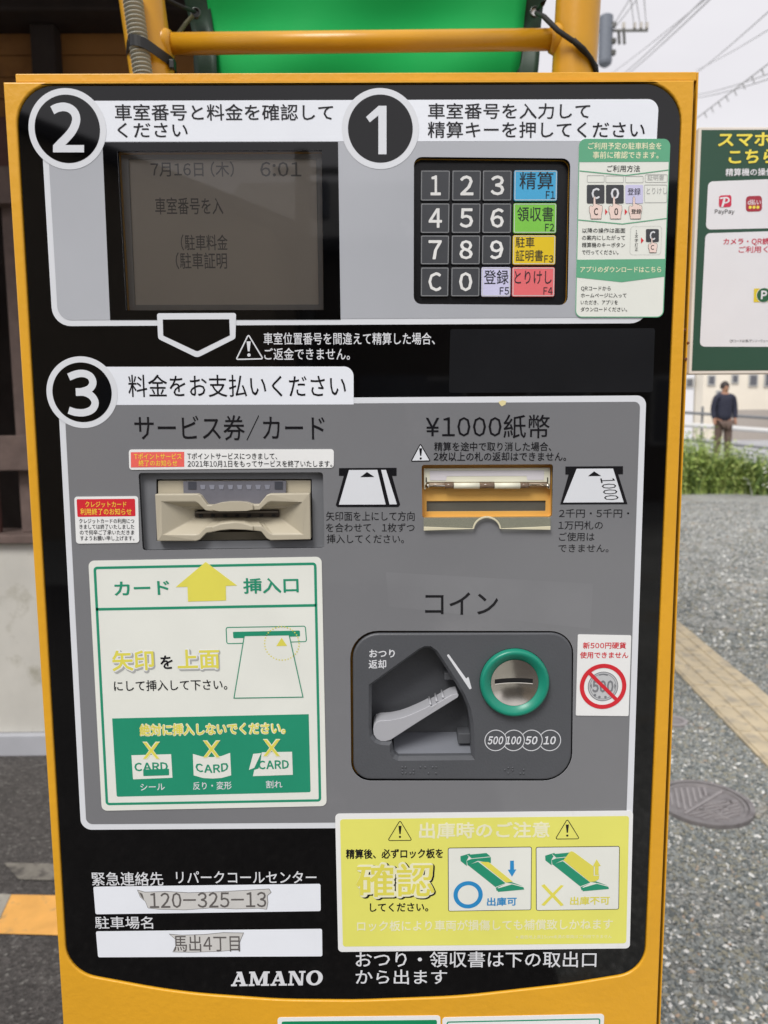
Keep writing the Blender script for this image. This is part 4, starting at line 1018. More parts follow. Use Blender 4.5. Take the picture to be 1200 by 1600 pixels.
# lever
ylv = -.0005
lev = [(190, 850), (196, 815), (215, 793), (245, 781), (330, 776), (400, 762), (470, 738), (540, 708), (600, 680), (637, 660), (641, 672), (690, 646), (688, 634), (697, 640), (742, 614), (740, 602), (750, 608), (800, 580), (850, 570), (858, 582), (852, 598), (830, 612), (560, 780), (325, 932), (290, 941), (250, 939), (215, 920), (195, 890)]
lvo = px([z7(*p) for p in lev], ylv)
MB().plate(lvo, ylv, ylv+.0165).build('lever', LEV, cun, bevel=.0007, seg=3)
for (xa, xb, ya, yb2) in ((624, 646, 646, 668), (672, 694, 620, 642), (722, 746, 592, 612)):
    q = Q(*z7((xa+xb)/2, (ya+yb2)/2), ylv)
    MB().tube([(q[0]+.0004, ylv+.0006, q[1]+.0001), (q[0]+.0004, ylv+.016, q[1]+.0001)], .0009, 8).build('lever_ridge', LEV, cun, smooth=True)
T('おつり', (577, 1014.5, 617, 1027.5), cun, WINK, y=-.0001, plane=yf, bold=.022); T('返却', (576, 1031, 603.5, 1044.5), cun, WINK, y=-.0001, plane=yf, bold=.018)
flat('return_arrow', WINK, cun, yf-.0001, rpoly(px([z7(765, 268), z7(780, 260), z7(918, 452), z7(934, 434), z7(960, 528), z7(944, 536)], yf), .0005, 3))
cc = Q(803.3, 1065.3, yf)
rg = MB().lathe(cc[0], cc[1], [(.0259, -.0020), (.0259, -.0060), (.0250, -.0078), (.0236, -.0083), (.0222, -.0078), (.0182, -.0056), (.0177, -.0046)], 72).build('coin_ring', RING, cun, smooth=True)
MB().lathe(cc[0], cc[1], [(.0262, yf+.001), (.0262, yf-.0002), (.0255, yf-.0002)], 64).build('ring_gap', SLOT, cun)
# steel insert with the coin slit
sl0 = Q(769.8, 1060.5, -.003); sl1 = Q(833.2, 1067.5, -.003)
sq = [(sl0[0], sl1[1]), (sl1[0], sl1[1]), (sl1[0], sl0[1]), (sl0[0], sl0[1])]
dm = MB(); v = []; f = []; nr, na = 14, 48
for i in range(nr+1):
    r = .0178*i/nr
    for k in range(na):
        v.append((cc[0]+r*math.cos(2*PI*k/na), -.0054+.0040*(1-(i/nr)**2), cc[1]+r*math.sin(2*PI*k/na)))
for i in range(nr):
    for k in range(na): j = (k+1) % na; f.append((i*na+k, i*na+j, (i+1)*na+j, (i+1)*na+k))
dm.add(v, f); dm.build('coin_plate', STEEL, cun, smooth=True)
zz = (sl0[1]+sl1[1])/2; sx0, sx1 = cc[0]-.0145, cc[0]+.0138
def slit(name, za_, zb_, m, lift):
    v = []; f = []
    for i in range(17):
        x_ = sx0+(sx1-sx0)*i/16
        for z_ in (za_, zb_):
            rr = ((x_-cc[0])**2+(z_-cc[1])**2)/.0178**2; v.append((x_, -.0054+.0040*(1-rr)-lift, z_))
    for i in range(16): f.append((2*i, 2*i+2, 2*i+3, 2*i+1))
    return mesh_obj(name, v, f, m, cun)
slit('coin_slit', zz-.0016, zz+.0016, SLOT, .0003); slit('slit_edge', zz-.0021, zz-.00165, M('slit_lip', (226, 222, 214), .35), .0004)
cen = [(774.4, '500'), (802.5, '100'), (830.5, '50'), (859.2, '10')]
R_ = (Q(859.2, 1156.7, yf)[0]-Q(774.4, 1156.7, yf)[0])/3*.592; cw = Q(0, 1156.7, yf)[1]
bx_ = MB(); prev = None
for u_, s in cen:
    c_ = Q(u_, 1156.8, yf)
    ptsl = [(c_[0]+R_*math.cos(a_), c_[1]+R_*math.sin(a_)) for a_ in np.linspace(0, 2*PI, 73)]
    seg_ = []
    def flush():
        global seg_
        if len(seg_) > 1: bx_.plate(stroke(seg_, .0006)[0], yf-.00012, None)
        seg_ = []
    for p in ptsl:
        if prev and (Vector(p)-Vector(prev)).length < R_*.985: flush()
        else: seg_.append(p)
    flush(); prev = c_
    wd = 13.6 if len(s) == 3 else 11
    T(s, (u_-wd+.6, 1150.2, u_+wd-3, 1163.2), cun, WINK, y=-.00015, plane=yf, bold=.03, slant=.18)
bx_.build('coin_circle_outlines', WINK, cun, fix=False)
dots = [(418, 1143), (443, 1143), (418, 1167), (418, 1190), (443, 1190), (480, 1190), (505, 1167), (505, 1190), (560, 1143), (597, 1143), (655, 1143), (683, 1143), (622, 1190), (680, 1190)]
d8 = [(295, 998), (318, 984), (318, 1020), (346, 984), (346, 1000), (398, 1022), (420, 997), (420, 1022)]
for (x_, y_) in [z7(*p) for p in dots]+[(720+a_/4.286, 970+b_/4.286) for a_, b_ in d8]:
    q = Q(x_, y_, yf); MB().lathe(q[0], q[1], [(.0008, yf), (.0007, yf-.0004), (.0004, yf-.00068), (.00002, yf-.0007)], 10).build('braille_dot', CUN, cun, smooth=True)

# traces of an old label, and a scrap left on the border
flat('old_label_trace', M('label_residue', (127, 128, 131), .09, var=.05), mach, y2-.00004, px([(603, 893), (925, 911), (921, 981), (607, 946)]))
flat('paper_scrap', M('yellowed_scrap', (226, 214, 160), .6), mach, y3, px([(778, 628), (784, 625.5), (790, 627), (789, 632), (783, 635), (780, 632)]))
# --- stickers ---------------------------------------------------------------------
YS = -.0031                                     # sticker face in front of the artwork
def sticker(name, pts, r, m=STK, label=None, y=YS, rn=5):
    o = MB().plate(rpoly(px(pts), r, rn), y, y+.00035).build(name, m, mach)
    if label: o['label'] = label
    return o
a = y3
# point service notice
sk = sticker('notice_sticker', [(203.3, 702), (522, 701.5), (521.8, 730.5), (204, 733.8)], .0022, label='wide white notice sticker above the card slot')
flat('notice_heading', PNK, sk, YS-.0001, px([(206.5, 706.2), (289.5, 705.6), (289.5, 729), (206.8, 730)]))
T('Tポイントサービス', (212, 708.3, 285.5, 717.6), sk, RTX, y=YS-.0002, bold=.01); T('終了のお知らせ', (219, 718.6, 279, 727.8), sk, RTX, y=YS-.0002, bold=.01)
T('Tポイントサービスにつきまして、', (294.5, 707.3, 434, 717.6), sk, INK, y=YS-.0002, bold=.006); T('2021年10月1日をもってサービスを終了いたします。', (295, 719, 519.5, 729.3), sk, INK, y=YS-.0002, bold=.006)
sk = sticker('notice_sticker', [(118.5, 775.5), (217.8, 774.5), (219.5, 847), (121.5, 848.5)], .0022, label='small white notice sticker with red heading left of the card slot')
flat('notice_heading', RED, sk, YS-.0001, rpoly(px([(122.3, 779.3), (213, 778.6), (213.8, 805.6), (123.7, 806.8)]), .0008, 3))
T('クレジットカード', (136, 782.6, 200, 791.8), sk, RTX, y=YS-.0002, bold=.01); T('利用終了のお知らせ', (128.5, 793.6, 208, 803.6), sk, RTX, y=YS-.0002, bold=.01)
for i, s in enumerate(('クレジットカードの利用につ', 'きましては終了いたしました', 'ので何卒ご了承いただきま', 'すようお願い申し上げます。')):
    T(s, (126.5+i*.5, 809.3+i*8.9, 212, 816.8+i*8.9), sk, INK, y=YS-.0002, bold=.004)
# green card guide
g5 = lambda x_, y_: (60+x_/2.4, 850+y_/2.4)
G = lambda pts: px([g5(*p) for p in pts])
sk = sticker('card_guide_sticker', [g5(193, 60), g5(1063, 45), g5(1082, 975), g5(243, 993)], .0042, PAPER, label='large white and green sticker showing how to insert a card')
yS1, yS2, yS3, yS4 = YS-.0001, YS-.0002, YS-.0003, YS-.0004
bd = rpoly(G([(212, 82), (1044, 66), (1062, 958), (258, 972)]), .0028, 5); flat('green_border', GRN, sk, yS1, (bd, [inset(bd, .0019)]))
flat('green_rule', GRN, sk, yS1, G([(222, 236), (1042, 221), (1042, 231), (222, 246)]))
flat('yellow_arrow', YTX, sk, yS2, G([(631, 64), (748, 152), (706, 153.5), (707, 208), (565, 212), (563, 157), (519, 158)]))
def TG(s, x0_, y0_, x1_, y1_, m, bold=.0, tilt=0, y=None, par=None, **k):
    u0, v0 = g5(x0_, y0_); u1, v1 = g5(x1_, y1_); return T(s, (u0, v0, u1, v1), par or sk, m, y=y if y else yS2, bold=bold, tilt=tilt/2.4, **k)
TG('カード', 292, 136, 497, 192, GRN, .02, -5); TG('挿入口', 772, 126, 978, 182, GRN, .02, -4)
for s, x0_, x1_, y0_, y1_, tl in (('矢印', 284, 440, 397, 470, -4), ('上面', 527, 684, 392, 463, -3)):
    TG(s, x0_+4, y0_+5, x1_+4, y1_+5, LGR, .10, tl, yS1); TG(s, x0_, y0_, x1_, y1_, STK, .075, tl, yS2); TG(s, x0_, y0_, x1_, y1_, YTX, .022, tl, yS3)
TG('を', 463, 412, 509, 465, INK, .02, -1); TG('にして挿入して下さい。', 290, 507, 712, 547, INK, .01, -6)
so1 = rpoly(G([(705, 307), (1004, 302), (1009, 363), (708, 371)]), .0018, 5); sl_ = flat('slot_outline', GRN, sk, yS1, (so1, [inset(so1, .0007)])); flat('slot_bar', GRN, sl_, yS1, rpoly(G([(732, 325), (982, 320), (983, 342), (734, 349)]), .0008, 4))
cdq = G([(774, 338), (943, 335), (995, 569), (735, 573)]); cdo = cdq; flat('card_face', PAPER, sl_, yS2, cdo); flat('card_outline', GRN, sl_, yS3, (inset(cdq, -.0001), [inset(cdq, .0006)]))
bq = MB(); cx_, cy_ = Q(*g5(915, 368)); 
for k in range(36):
    a_ = 2*PI*k/36; bq.plate(circ((cx_+.0128*math.cos(a_), cy_+.0128*math.sin(a_)), .00055, 8), yS3, None)
bq.build('dotted_ring', YTX, sl_, fix=False); flat('yellow_mark', YTX, sl_, yS3, G([(894, 378), (935, 377), (914, 347)]))
flat('warning_block', GRN, sk, yS1, rpoly(G([(282, 648), (1015, 632), (1022, 923), (299, 940)]), [.0, .0, .0012, .0012], 3))
TG('絶対に挿入しないでください。', 385, 671, 930, 712, CRM, .085, -8, yS2); TG('絶対に挿入しないでください。', 385, 671, 930, 712, YTX, .02, -8, yS3)
def xmark(cx, cy, h, w, zf, m, par, y):
    for sgn in (1, -1):
        pts = [(cx-h, cy-sgn*h), (cx-h+w, cy-sgn*h), (cx+h, cy+sgn*h), (cx+h-w, cy+sgn*h)]
        flat('cross_mark', m, par, y-(.00003 if sgn > 0 else 0), px([zf(*p) for p in pts]))
flat('card_face', PAPER, sk, yS2, G([(354, 785), (502, 781), (507, 869), (360, 875)])); TG('CARD', 366, 813, 491, 845, GRN, .03, -3, yS3); flat('seal_bar', GRN, sk, yS4, G([(398, 838), (494, 835), (494, 859), (399, 862)]), )
cw_ = [(583, 780), (618, 790), (655, 792), (690, 788), (722, 776), (726, 860), (690, 870), (655, 872), (620, 870), (586, 860)]; flat('card_face', PAPER, sk, yS2, G(cw_)); TG('CARD', 594, 812, 716, 844, GRN, .03, -3, yS3, warp=lambda t_: -.55*(1-(2*t_-1)**2)*.5)
flat('card_face', PAPER, sk, yS2, G([(840, 774), (953, 772), (956, 858), (807, 863), (812, 840), (828, 835), (836, 805)]), G([(808, 780), (838, 777), (812, 832), (792, 840)])); TG('CARD', 828, 805, 942, 838, GRN, .03, -3, yS3)
for cx0, cy0 in ((428, 767), (653, 762), (877, 757)):
    xmark(cx0, cy0, 33, 17, g5, CRM, sk, yS3-.00005); xmark(cx0, cy0, 30, 11, g5, YTX, sk, yS4-.00005)
TG('シール', 388, 890, 479, 918, WINK, .012, -2, yS2); TG('反り・変形', 584, 885, 728, 914, WINK, .012, -2, yS2); TG('割れ', 856, 880, 917, 908, WINK, .012, -1, yS2)
# no new 500 yen coins
e8 = lambda x_, y_: (720+x_/4.286, 970+y_/4.286)
sk = sticker('coin_notice_sticker', [e8(777, 83), e8(1133, 90), e8(1115, 628), e8(763, 624)], .0011, label='white sticker with a crossed-out coin beside the coin slot')
def T8(s, x0_, y0_, x1_, y1_, m, bold=.0, y=None, tilt=0): u0, v0 = e8(x0_, y0_); u1, v1 = e8(x1_, y1_); return T(s, (u0, v0, u1, v1), sk, m, y=y or yS1, bold=bold, tilt=tilt)
T8('新500円硬貨', 810, 136, 1097, 178, RED, .018); T8('使用できません', 790, 200, 1112, 242, RED, .018)
cn = Q(*e8(944, 429)); k8 = Q(*e8(1044, 429))[0]-cn[0]; u8 = k8/100
CG = M('coin_grey_print', (196, 198, 200), .4); CD = M('coin_dark_print', (128, 130, 134), .4)
coin = flat('printed_coin', CG, sk, yS1, circ(cn, 100*u8)); flat('coin_edge', CD, coin, yS2, (circ(cn, 101*u8), [circ(cn, 96*u8)]), (circ(cn, 88*u8), [circ(cn, 85*u8)]))
T8('500', 872, 388, 1012, 470, CD, .035, yS2); 
flat('coin_motif', CD, coin, yS2, circ(Q(*e8(890, 487)), 9*u8, 8), circ(Q(*e8(920, 500)), 9*u8, 8), circ(Q(*e8(960, 500)), 9*u8, 8), px([e8(915, 352), e8(945, 345), e8(978, 352), e8(972, 358), e8(945, 352), e8(918, 358)]), px([e8(858, 425), e8(868, 410), e8(872, 450)]), px([e8(1030, 425), e8(1018, 408), e8(1020, 450)]))
flat('prohibition_ring', RED, sk, yS3, (circ(cn, 155*u8, 64), [circ(cn, 127*u8, 64)])); dg = 140*u8*.7071; w_ = 12*u8*.7071
flat('prohibition_bar', RED, sk, yS3-.00005, [(cn[0]-dg-w_, cn[1]+dg-w_), (cn[0]-dg+w_, cn[1]+dg+w_), (cn[0]+dg+w_, cn[1]-dg+w_), (cn[0]+dg-w_, cn[1]-dg-w_)])
# yellow departure notice
f5 = lambda x_, y_: (520+x_/2.5, 1250+y_/2.5)
Fp = lambda pts: px([f5(*p) for p in pts])
sk = sticker('departure_notice_sticker', [f5(10, 46), f5(1168, 34), f5(1155, 569), f5(22, 583)], .0032, label='yellow departure notice sticker with two lock plate pictures')
flat('yellow_field', YLP, sk, yS1, rpoly(Fp([(29, 67), (1152, 54), (1141, 549), (40, 562)]), .0022, 4))
def TF(s, x0_, y0_, x1_, y1_, m, bold=.0, tilt=0, y=None, zf=f5, sc=2.5, **k):
    u0, v0 = zf(x0_, y0_); u1, v1 = zf(x1_, y1_); return T(s, (u0, v0, u1, v1), sk, m, y=y or yS2, bold=bold, tilt=tilt/sc, **k)
for ax, bx0, bx1, ty, by_ in ((262, 212, 311, 68, 151), (912, 863, 962, 63, 145)):
    tr_ = rpoly(Fp([(bx0, by_), (bx1, by_-1), (ax, ty)]), .0012, 5); flat('warning_triangle', INK, sk, yS2, (tr_, [inset(tr_, .0006)]))
    flat('exclamation_mark', INK, sk, yS2, Fp([(ax-6, ty+24), (ax+6, ty+24), (ax+2.5, ty+56), (ax-2.5, ty+56)]), circ(Q(*f5(ax, ty+67)), .0009, 12))
TF('出庫時のご注意', 336, 81, 843, 141, CRM, .024, -4); TF('精算後、必ずロック板を', 52, 184, 429, 220, INK, .026, -3)
for y_, m_, bo_, dx in ((yS2, INK, .08, 6), (yS3, CRM, .07, 0), (yS4, YTX, .014, 0)):
    TF('確認', 92+dx, 243+dx*.6, 396+dx, 368+dx*.6, m_, bo_, -3, y_)
TF('してください。', 145, 392, 372, 427, INK, .022, -2); TF('ロック板により車両が損傷しても補償致しかねます', 95, 462, 1088, 502, CRM, .016, -8); TF('※最低地上高15cm未満の車両はご利用できません', 712, 517, 1085, 531, CRM, 0, -2)
n6 = lambda x_, y_: (690+x_/4.138, 1310+y_/4.138)
Np = lambda pts: px([n6(*p) for p in pts])
for ox, wv in ((0, 0), (545, 1)):
    bx1_ = rpoly(Np([(38+ox*1.037, 45-wv*5), (578+ox*1.037, 38-wv*4), (574+ox*1.035, 446-wv*4), (40+ox*1.037, 455-wv*5)]), .0016, 5)
    bb = flat('picture_box', INK, sk, yS2, bx1_); flat('box_ground', PAPER, bb, yS3, inset(bx1_, .0005))
    q_ = lambda P_: Np([(x_+ox, y_-wv*4) for x_, y_ in P_])
    if wv: plate_ = [(780-ox, 128), (825-ox, 72), (850-ox, 75), (975-ox, 165), (1012-ox, 240), (985-ox, 262), (945-ox, 262)]
    gp = [[(118, 100), (128, 96), (175, 82), (182, 84), (158, 128), (160, 162), (120, 130)], [(182, 88), (285, 78), (312, 100), (190, 112), (168, 92)], [(160, 128), (190, 116), (314, 104), (314, 142), (230, 128), (165, 158)],
          [(166, 155), (232, 134), (408, 272), (345, 298)], [(345, 298), (410, 274), (360, 318), (352, 322)], [(352, 300), (412, 278), (450, 276), (524, 298), (528, 313), (360, 328)], [(412, 268), (445, 264), (522, 292), (452, 274)]]
    for i, P_ in enumerate(gp): flat('lock_device_drawing', GRN, bb, yS4-.00001*i, q_(P_))
    for P_ in ([(345, 296), (408, 272), (410, 275), (347, 300)], [(165, 90), (190, 112), (187, 114), (162, 92)], [(188, 113), (312, 101), (312, 104), (188, 116)], [(410, 275), (450, 275), (526, 296), (526, 299), (450, 279), (360, 305), (358, 301)]):
        flat('drawing_line', PAPER, bb, yS4-.0001, q_(P_))
    if not wv:
        flat('lock_plate_drawing', YTX, bb, yS4-.00008, q_([(242, 134), (300, 136), (455, 262), (410, 268)]))
        flat('down_arrow', BLU, bb, yS4, q_([(438, 128), (462, 127), (463, 184), (478, 184), (450, 231), (423, 186), (438, 185)]))
        cq = Q(*n6(168, 347)); rr_ = Q(*n6(262, 347))[0]-cq[0]; flat('circle_mark', BLU, bb, yS4, (circ(cq, rr_, 48), [circ(cq, rr_*.71, 48)]))
        TF('出庫可', 289, 366, 480, 418, BLU, .024, -3, yS4, n6, 4.138)
    else:
        flat('lock_plate_drawing', YTX, bb, yS4-.00012, Np([(780, 124), (822, 70), (832, 66), (848, 72), (975, 165), (975, 225), (1010, 215), (1008, 245), (985, 260), (952, 264)]))
        flat('up_arrow', YTX, bb, yS4-.00018, Np([(994, 118), (1020, 160), (1006, 161), (1006, 218), (982, 218), (982, 162), (970, 162)]))
        flat('arrow_edge', PAPER, bb, yS4-.00015, Np([(978, 164), (982, 164), (982, 220), (1008, 220), (1008, 223), (978, 223)]))
        for sg in (1, -1):
            flat('cross_mark', YTX, bb, yS4-(.00002 if sg > 0 else 0), Np([(638, 350-sg*62), (658, 348-sg*70), (783, 350+sg*62), (764, 352+sg*68)]))
        TF('出庫不可', 823, 360, 1078, 412, YTX, .022, -3, yS4, n6, 4.138)
# app guide sticker
a5 = lambda x_, y_: (895+x_/5.333, 210+y_/5.333)
Ap = lambda pts: px([a5(*p) for p in pts])
sk = sticker('app_guide_sticker', [a5(42, 50), a5(800, 50), a5(742, 1530), a5(10, 1530)], .0048, PAPER, label='tall white and green app guide sticker beside the keypad')
so_l = rpoly(Ap([(42, 50), (800, 50), (742, 1530), (10, 1530)]), .0048, 8)
flat('green_border', SGR, sk, yS1, (inset(so_l, .00001), [inset(so_l, .0006)]))
flat('green_heading', SGR, sk, yS1-.00004, [p for p in rpoly(Ap([(44, 52), (798, 52), (788, 240), (44, 243)]), [.0045, .0045, 0, 0], 6)])
flat('green_band', SGR, sk, yS1-.00004, Ap([(24, 1052), (755, 1045), (748, 1192), (395, 1238), (18, 1198)]))
def TA(s, x0_, y0_, x1_, y1_, m, bold=.0, tilt=0, y=None, **k):
    u0, v0 = a5(x0_, y0_); u1, v1 = a5(x1_, y1_); return T(s, (u0, v0, u1, v1), sk, m, y=y or yS2, bold=bold, tilt=tilt, **k)
TA('ご利用予定の駐車料金を', 116, 82, 724, 138, CRM, .014); TA('事前に確認できます。', 155, 156, 700, 214, CRM, .014)
TA('ご利用方法', 272, 270, 546, 324, INK, .004)
bq = MB()
for P_ in ([(46, 312), (425, 350), (782, 305), (782, 312), (425, 358), (46, 320)], [(36, 718), (400, 752), (768, 706), (768, 713), (400, 760), (36, 726)]): bq.plate(Ap(P_), yS2, None)
bq.build('chevron_line', SGR, sk, fix=False)
T_ = lambda s, x0_, y0_, x1_, y1_: TA(s, x0_, y0_, x1_, y1_, LGR, .0)
T_('証明書', 608, 348, 745, 394); T_('とりけし', 600, 452, 770, 510)
KBX = [(108, 352, 252, 412), (262, 355, 412, 415), (425, 358, 575, 415), (588, 345, 775, 412), (582, 430, 770, 580)]
bq = MB()
for (x0_, y0_, x1_, y1_) in KBX:
    o_q = rpoly(Ap(quad(x0_, y0_, x1_, y1_)), .0008, 3); bq.plate(o_q, yS2, None, [inset(o_q, .0003)])
bq.build('key_drawing', LGR, sk, fix=False)
for (x0_, x1_, s, m_, tm) in ((106, 252, 'C', KEY, WINK), (265, 412, '0', KEY, WINK), (425, 572, '登録', KC['F5'], INK)):
    kd = flat('key_drawing', m_, sk, yS2-.00004, rpoly(Ap(quad(x0_, 432, x1_, 586)), .0009, 3))
    if s == '登録': TA(s, x0_+18, 460, x1_-22, 518, tm, .004, y=yS3)
    else: TA(s, x0_+38, 458, x1_-40, 550, tm, .03, y=yS3)
def hand(x, y, s_=1.0):
    P_ = [(0, 0), (9, -8), (18, 0), (20, 58), (30, 50), (38, 64), (48, 55), (58, 70), (68, 62), (76, 76), (76, 110), (68, 140), (66, 180), (-22, 180), (-24, 150), (-34, 120), (-34, 78), (-22, 68), (-2, 78)]
    P_ = [(x+a_*s_, y+b_*s_) for a_, b_ in P_]; o = rpoly(Ap(P_), .0004, 3)
    h = flat('hand_drawing', INK, sk, yS3-.00005, o); flat('hand_fill', M('pale_skin_print', (238, 214, 204), .5), h, yS3-.0001, inset(o, .0002))
    return h
hand(160, 535); hand(322, 535); hand(487, 535)
TA('C', 163, 625, 198, 684, INK, .02, y=yS4-.0001); TA('0', 332, 625, 364, 684, INK, .02, y=yS4-.0001); TA('登録', 472, 634, 555, 674, INK, .006, y=yS4-.0001)
flat('red_pointer', RED, sk, yS2, Ap([(258, 630), (278, 655), (258, 682)]), Ap([(420, 630), (442, 655), (420, 682)]), Ap([(555, 866), (578, 892), (555, 918)]))
for i, (s, x1_) in enumerate((('以降の操作は画面', 424), ('の案内にしたがって', 422), ('精算機のキーボタン', 422), ('で行ってください。', 368))): TA(s, 68-i, 790+i*60, x1_, 830+i*60, INK, .004)
bq = MB(); dl_ = rpoly(Ap([(470, 778), (728, 774), (718, 1010), (462, 1012)]), .0022, 5)
P_ = [Vector(p) for p in dl_]; 
for i in range(len(P_)):
    p0_, p1_ = P_[i], P_[(i+1) % len(P_)]; L_ = (p1_-p0_).length; nk = max(1, int(L_/.0009))
    for k in range(nk): q_ = p0_.lerp(p1_, k/nk); bq.plate(circ((q_.x, q_.y), .00022, 5), yS2, None)
bq.build('dotted_frame', LGR, sk, fix=False)
for i, s in enumerate('1文字訂正'): TA(s, 503 if i else 510, 806+i*36, 530 if i else 524, 836+i*36, INK, .0)
flat('key_drawing', KEY, sk, yS2, rpoly(Ap(quad(596, 798, 703, 905)), .0008, 3)); TA('C', 626, 815, 672, 890, WINK, .03, y=yS3); hand(638, 872, .68); TA('C', 634, 930, 662, 970, INK, .01, y=yS4-.0001)
TA('アプリのダウンロードはこちら', 52, 1108, 722, 1158, CRM, .014)
for i, (s, x1_) in enumerate((('QRコードから', 304), ('ホームページに入って', 434), ('いただき、アプリを', 362), ('ダウンロードください。', 440))): TA(s, 58-i, 1270+i*58, x1_, 1308+i*58, INK, .004)
# two stickers at the very bottom
yb0 = -.0036
s_l = MB().plate(rpoly(px([(434.5, 1584), (687.5, 1581), (690, 1760), (440, 1760)]), .0026, 5), yb0-.0003, yb0).build('lower_green_sticker', STK, mach); flat('green_field', GRN2, s_l, yb0-.0004, rpoly(px([(441, 1590), (682, 1587.5), (684, 1752), (446, 1752)]), .0014, 4))
s_r = MB().plate(rpoly(px([(690.5, 1584), (942, 1578.5), (934, 1760), (692, 1760)]), .0028, 5), yb0-.0003, yb0).build('lower_white_sticker', STK, mach); iq = rpoly(px([(697, 1590), (936, 1585), (928, 1752), (699, 1752)]), .0018, 4); flat('green_border', GRN, s_r, yb0-.0004, (iq, [inset(iq, .0011)]))

# ================================================================== PIPE FRAME behind the machine
YF = .56
pf = thing('pipe_frame', (0, YF, 0), 'yellow painted pipe frame rising behind the payment machine', 'pipe frame')
la, lb = at(221.5, 0, YF), at(238, 115, YF); ld = (la-lb)
ra, rb_ = at(903.5, 0, YF), at(897, 112, YF); rdv = ra-rb_
PR = (at(938, 0, YF).x-at(869, 0, YF).x)/2
MB().tube([(lb.x-ld.x/ld.z*-0-(ld.x/ld.z)*(-1.0)*0, YF, .004), (lb.x, YF, lb.z-.12), lb, la, la+ld*1.2], PR, 28).build('post', YEL2, pf, smooth=True)
MB().tube([(rb_.x, YF, .004), (rb_.x, YF, rb_.z-.12), rb_, ra, ra+rdv*1.2], PR, 28).build('post', YEL2, pf, smooth=True)
ca, cbp = at(262, 69, YF), at(866, 61.5, YF)
MB().tube([ca-Vector((.03, 0, 0)), cbp+Vector((.03, 0, 0))], (at(600, 47.5, YF).z-at(600, 81, YF).z)/2, 24).build('crossbar', YEL2, pf, smooth=True)
for p_, sg in ((ca, 1), (cbp, -1)): MB().tube([p_+Vector((sg*-.012, 0, 0)), p_+Vector((sg*.0, 0, 0)), p_+Vector((sg*.006, 0, 0))], [.0215, .0195, .0165], 24).build('weld', YEL2, pf, smooth=True)
# corrugated conduit
CND = M('grey_conduit', (158, 156, 142), .55, var=.06)
cd_ = thing('conduit', (lb.x, YF-.05, 0), 'grey corrugated conduit running up the left yellow post', 'conduit')
c0_, c1_ = at(223.5, 118, YF-PR-.008), at(206.5, -8, YF-PR-.008); L_ = (c1_-c0_).length; pts = []; rad = []
nr_ = int(L_/.0050)
for i in range(nr_*6+1):
    t_ = i/(nr_*6); pts.append(c0_.lerp(c1_, t_)); rad.append(.0113+.0017*min(1, max(-1.3, .35+1.6*math.sin(2*PI*i/6))))
MB().tube(pts, rad, 20).build('conduit_tube', CND, cd_, smooth=True)
MB().tube([c0_+Vector((0, 0, -.6)), c0_], .0112, 16).build('conduit_tail', CND, cd_, smooth=True)
zt1 = thing('cable_tie', at(237, 97, YF-PR), 'black cable tie holding the conduit to the left post', 'cable tie')
TIE = M('black_nylon', (20, 20, 20), .4)
cp = at(237, 96, YF); cq = at(221, 92, YF-PR-.008)
raw = [(cp.x+(PR+.0012)*math.cos(2*PI*k/48), YF+(PR+.0012)*math.sin(2*PI*k/48)) for k in range(48)]+[(cq.x+.0142*math.cos(2*PI*k/24), cq.y+.0142*math.sin(2*PI*k/24)) for k in range(24)]
raw = sorted(raw)
def half(P_):
    h = []
    for p in P_:
        while len(h) > 1 and (h[-1][0]-h[-2][0])*(p[1]-h[-2][1])-(h[-1][1]-h[-2][1])*(p[0]-h[-2][0]) <= 0: h.pop()
        h.append(p)
    return h[:-1]
hull = half(raw)+half(raw[::-1])
ho = inset(hull, -.0013); v = []; f = []; n = len(hull)
for p, q_ in zip(hull, ho):
    for (x_, y_) in (p, q_):
        zz_ = cp.z+.002-(x_-cp.x)*.26
        v += [(x_, y_, zz_+.0068), (x_, y_, zz_-.0068)]
for i in range(n):
    k = i*4; m_ = ((i+1) % n)*4; f += [(k, m_, m_+1, k+1), (k+2, k+3, m_+3, m_+2), (k, k+2, m_+2, m_), (k+1, m_+1, m_+3, k+3)]
mesh_obj('strap', v, f, TIE, zt1)
hp = at(269.5, 104, YF-.012); MB().box(hp.x-.003, hp.x+.004, hp.y-.008, hp.y, hp.z-.005, hp.z+.006).build('buckle', TIE, zt1, bevel=.001)

# green banner tied between the posts
YBn = .66
bn = thing('banner', at(570, 60, YBn), 'bright green banner tied between the yellow posts', 'banner')
BG = M('banner_green', (16, 158, 76), .7, spec=.2, var=.05, vscale=5, bump=.2, bscale=30); BD = M('banner_hem', (10, 48, 28), .5, var=.15, vscale=25)
def cloth(name, eL, eR, m, y0, vlo=-40, vhi=190, nu=30, nv=24):
    V = []; Fc = []
    for j in range(nv+1):
        v_ = vlo+(vhi-vlo)*j/nv; ul, ur = eL(v_), eR(v_)
        for i in range(nu+1):
            u_ = ul+(ur-ul)*i/nu; p = at(u_, v_, y0); p.y += .006*math.sin(i*.35+v_*.02)+.004*math.sin(v_*.05); V.append(p)
    for j in range(nv):
        for i in range(nu): k = j*(nu+1)+i; Fc.append((k, k+nu+1, k+nu+2, k+1))
    o = mesh_obj(name, V, Fc, m, bn, smooth=True); s_ = o.modifiers.new('solid', 'SOLIDIFY'); s_.thickness = .001; return o
eg = lambda v_: 323+.115*v_+.0001*v_*v_ if v_ < 52 else 334+(v_-52)*.045
eh = lambda v_: 288+.22*v_ if v_ < 52 else 300+(v_-52)*.05
fg = lambda v_: 822-.10*v_; fh = lambda v_: 851-.1*v_
cloth('banner_cloth', eg, fg, BG, YBn)
cloth('hem', eh, lambda v_: eg(v_)+3, BD, YBn-.004, nu=4); cloth('hem', lambda v_: fg(v_)-3, fh, BD, YBn-.004, nu=4)
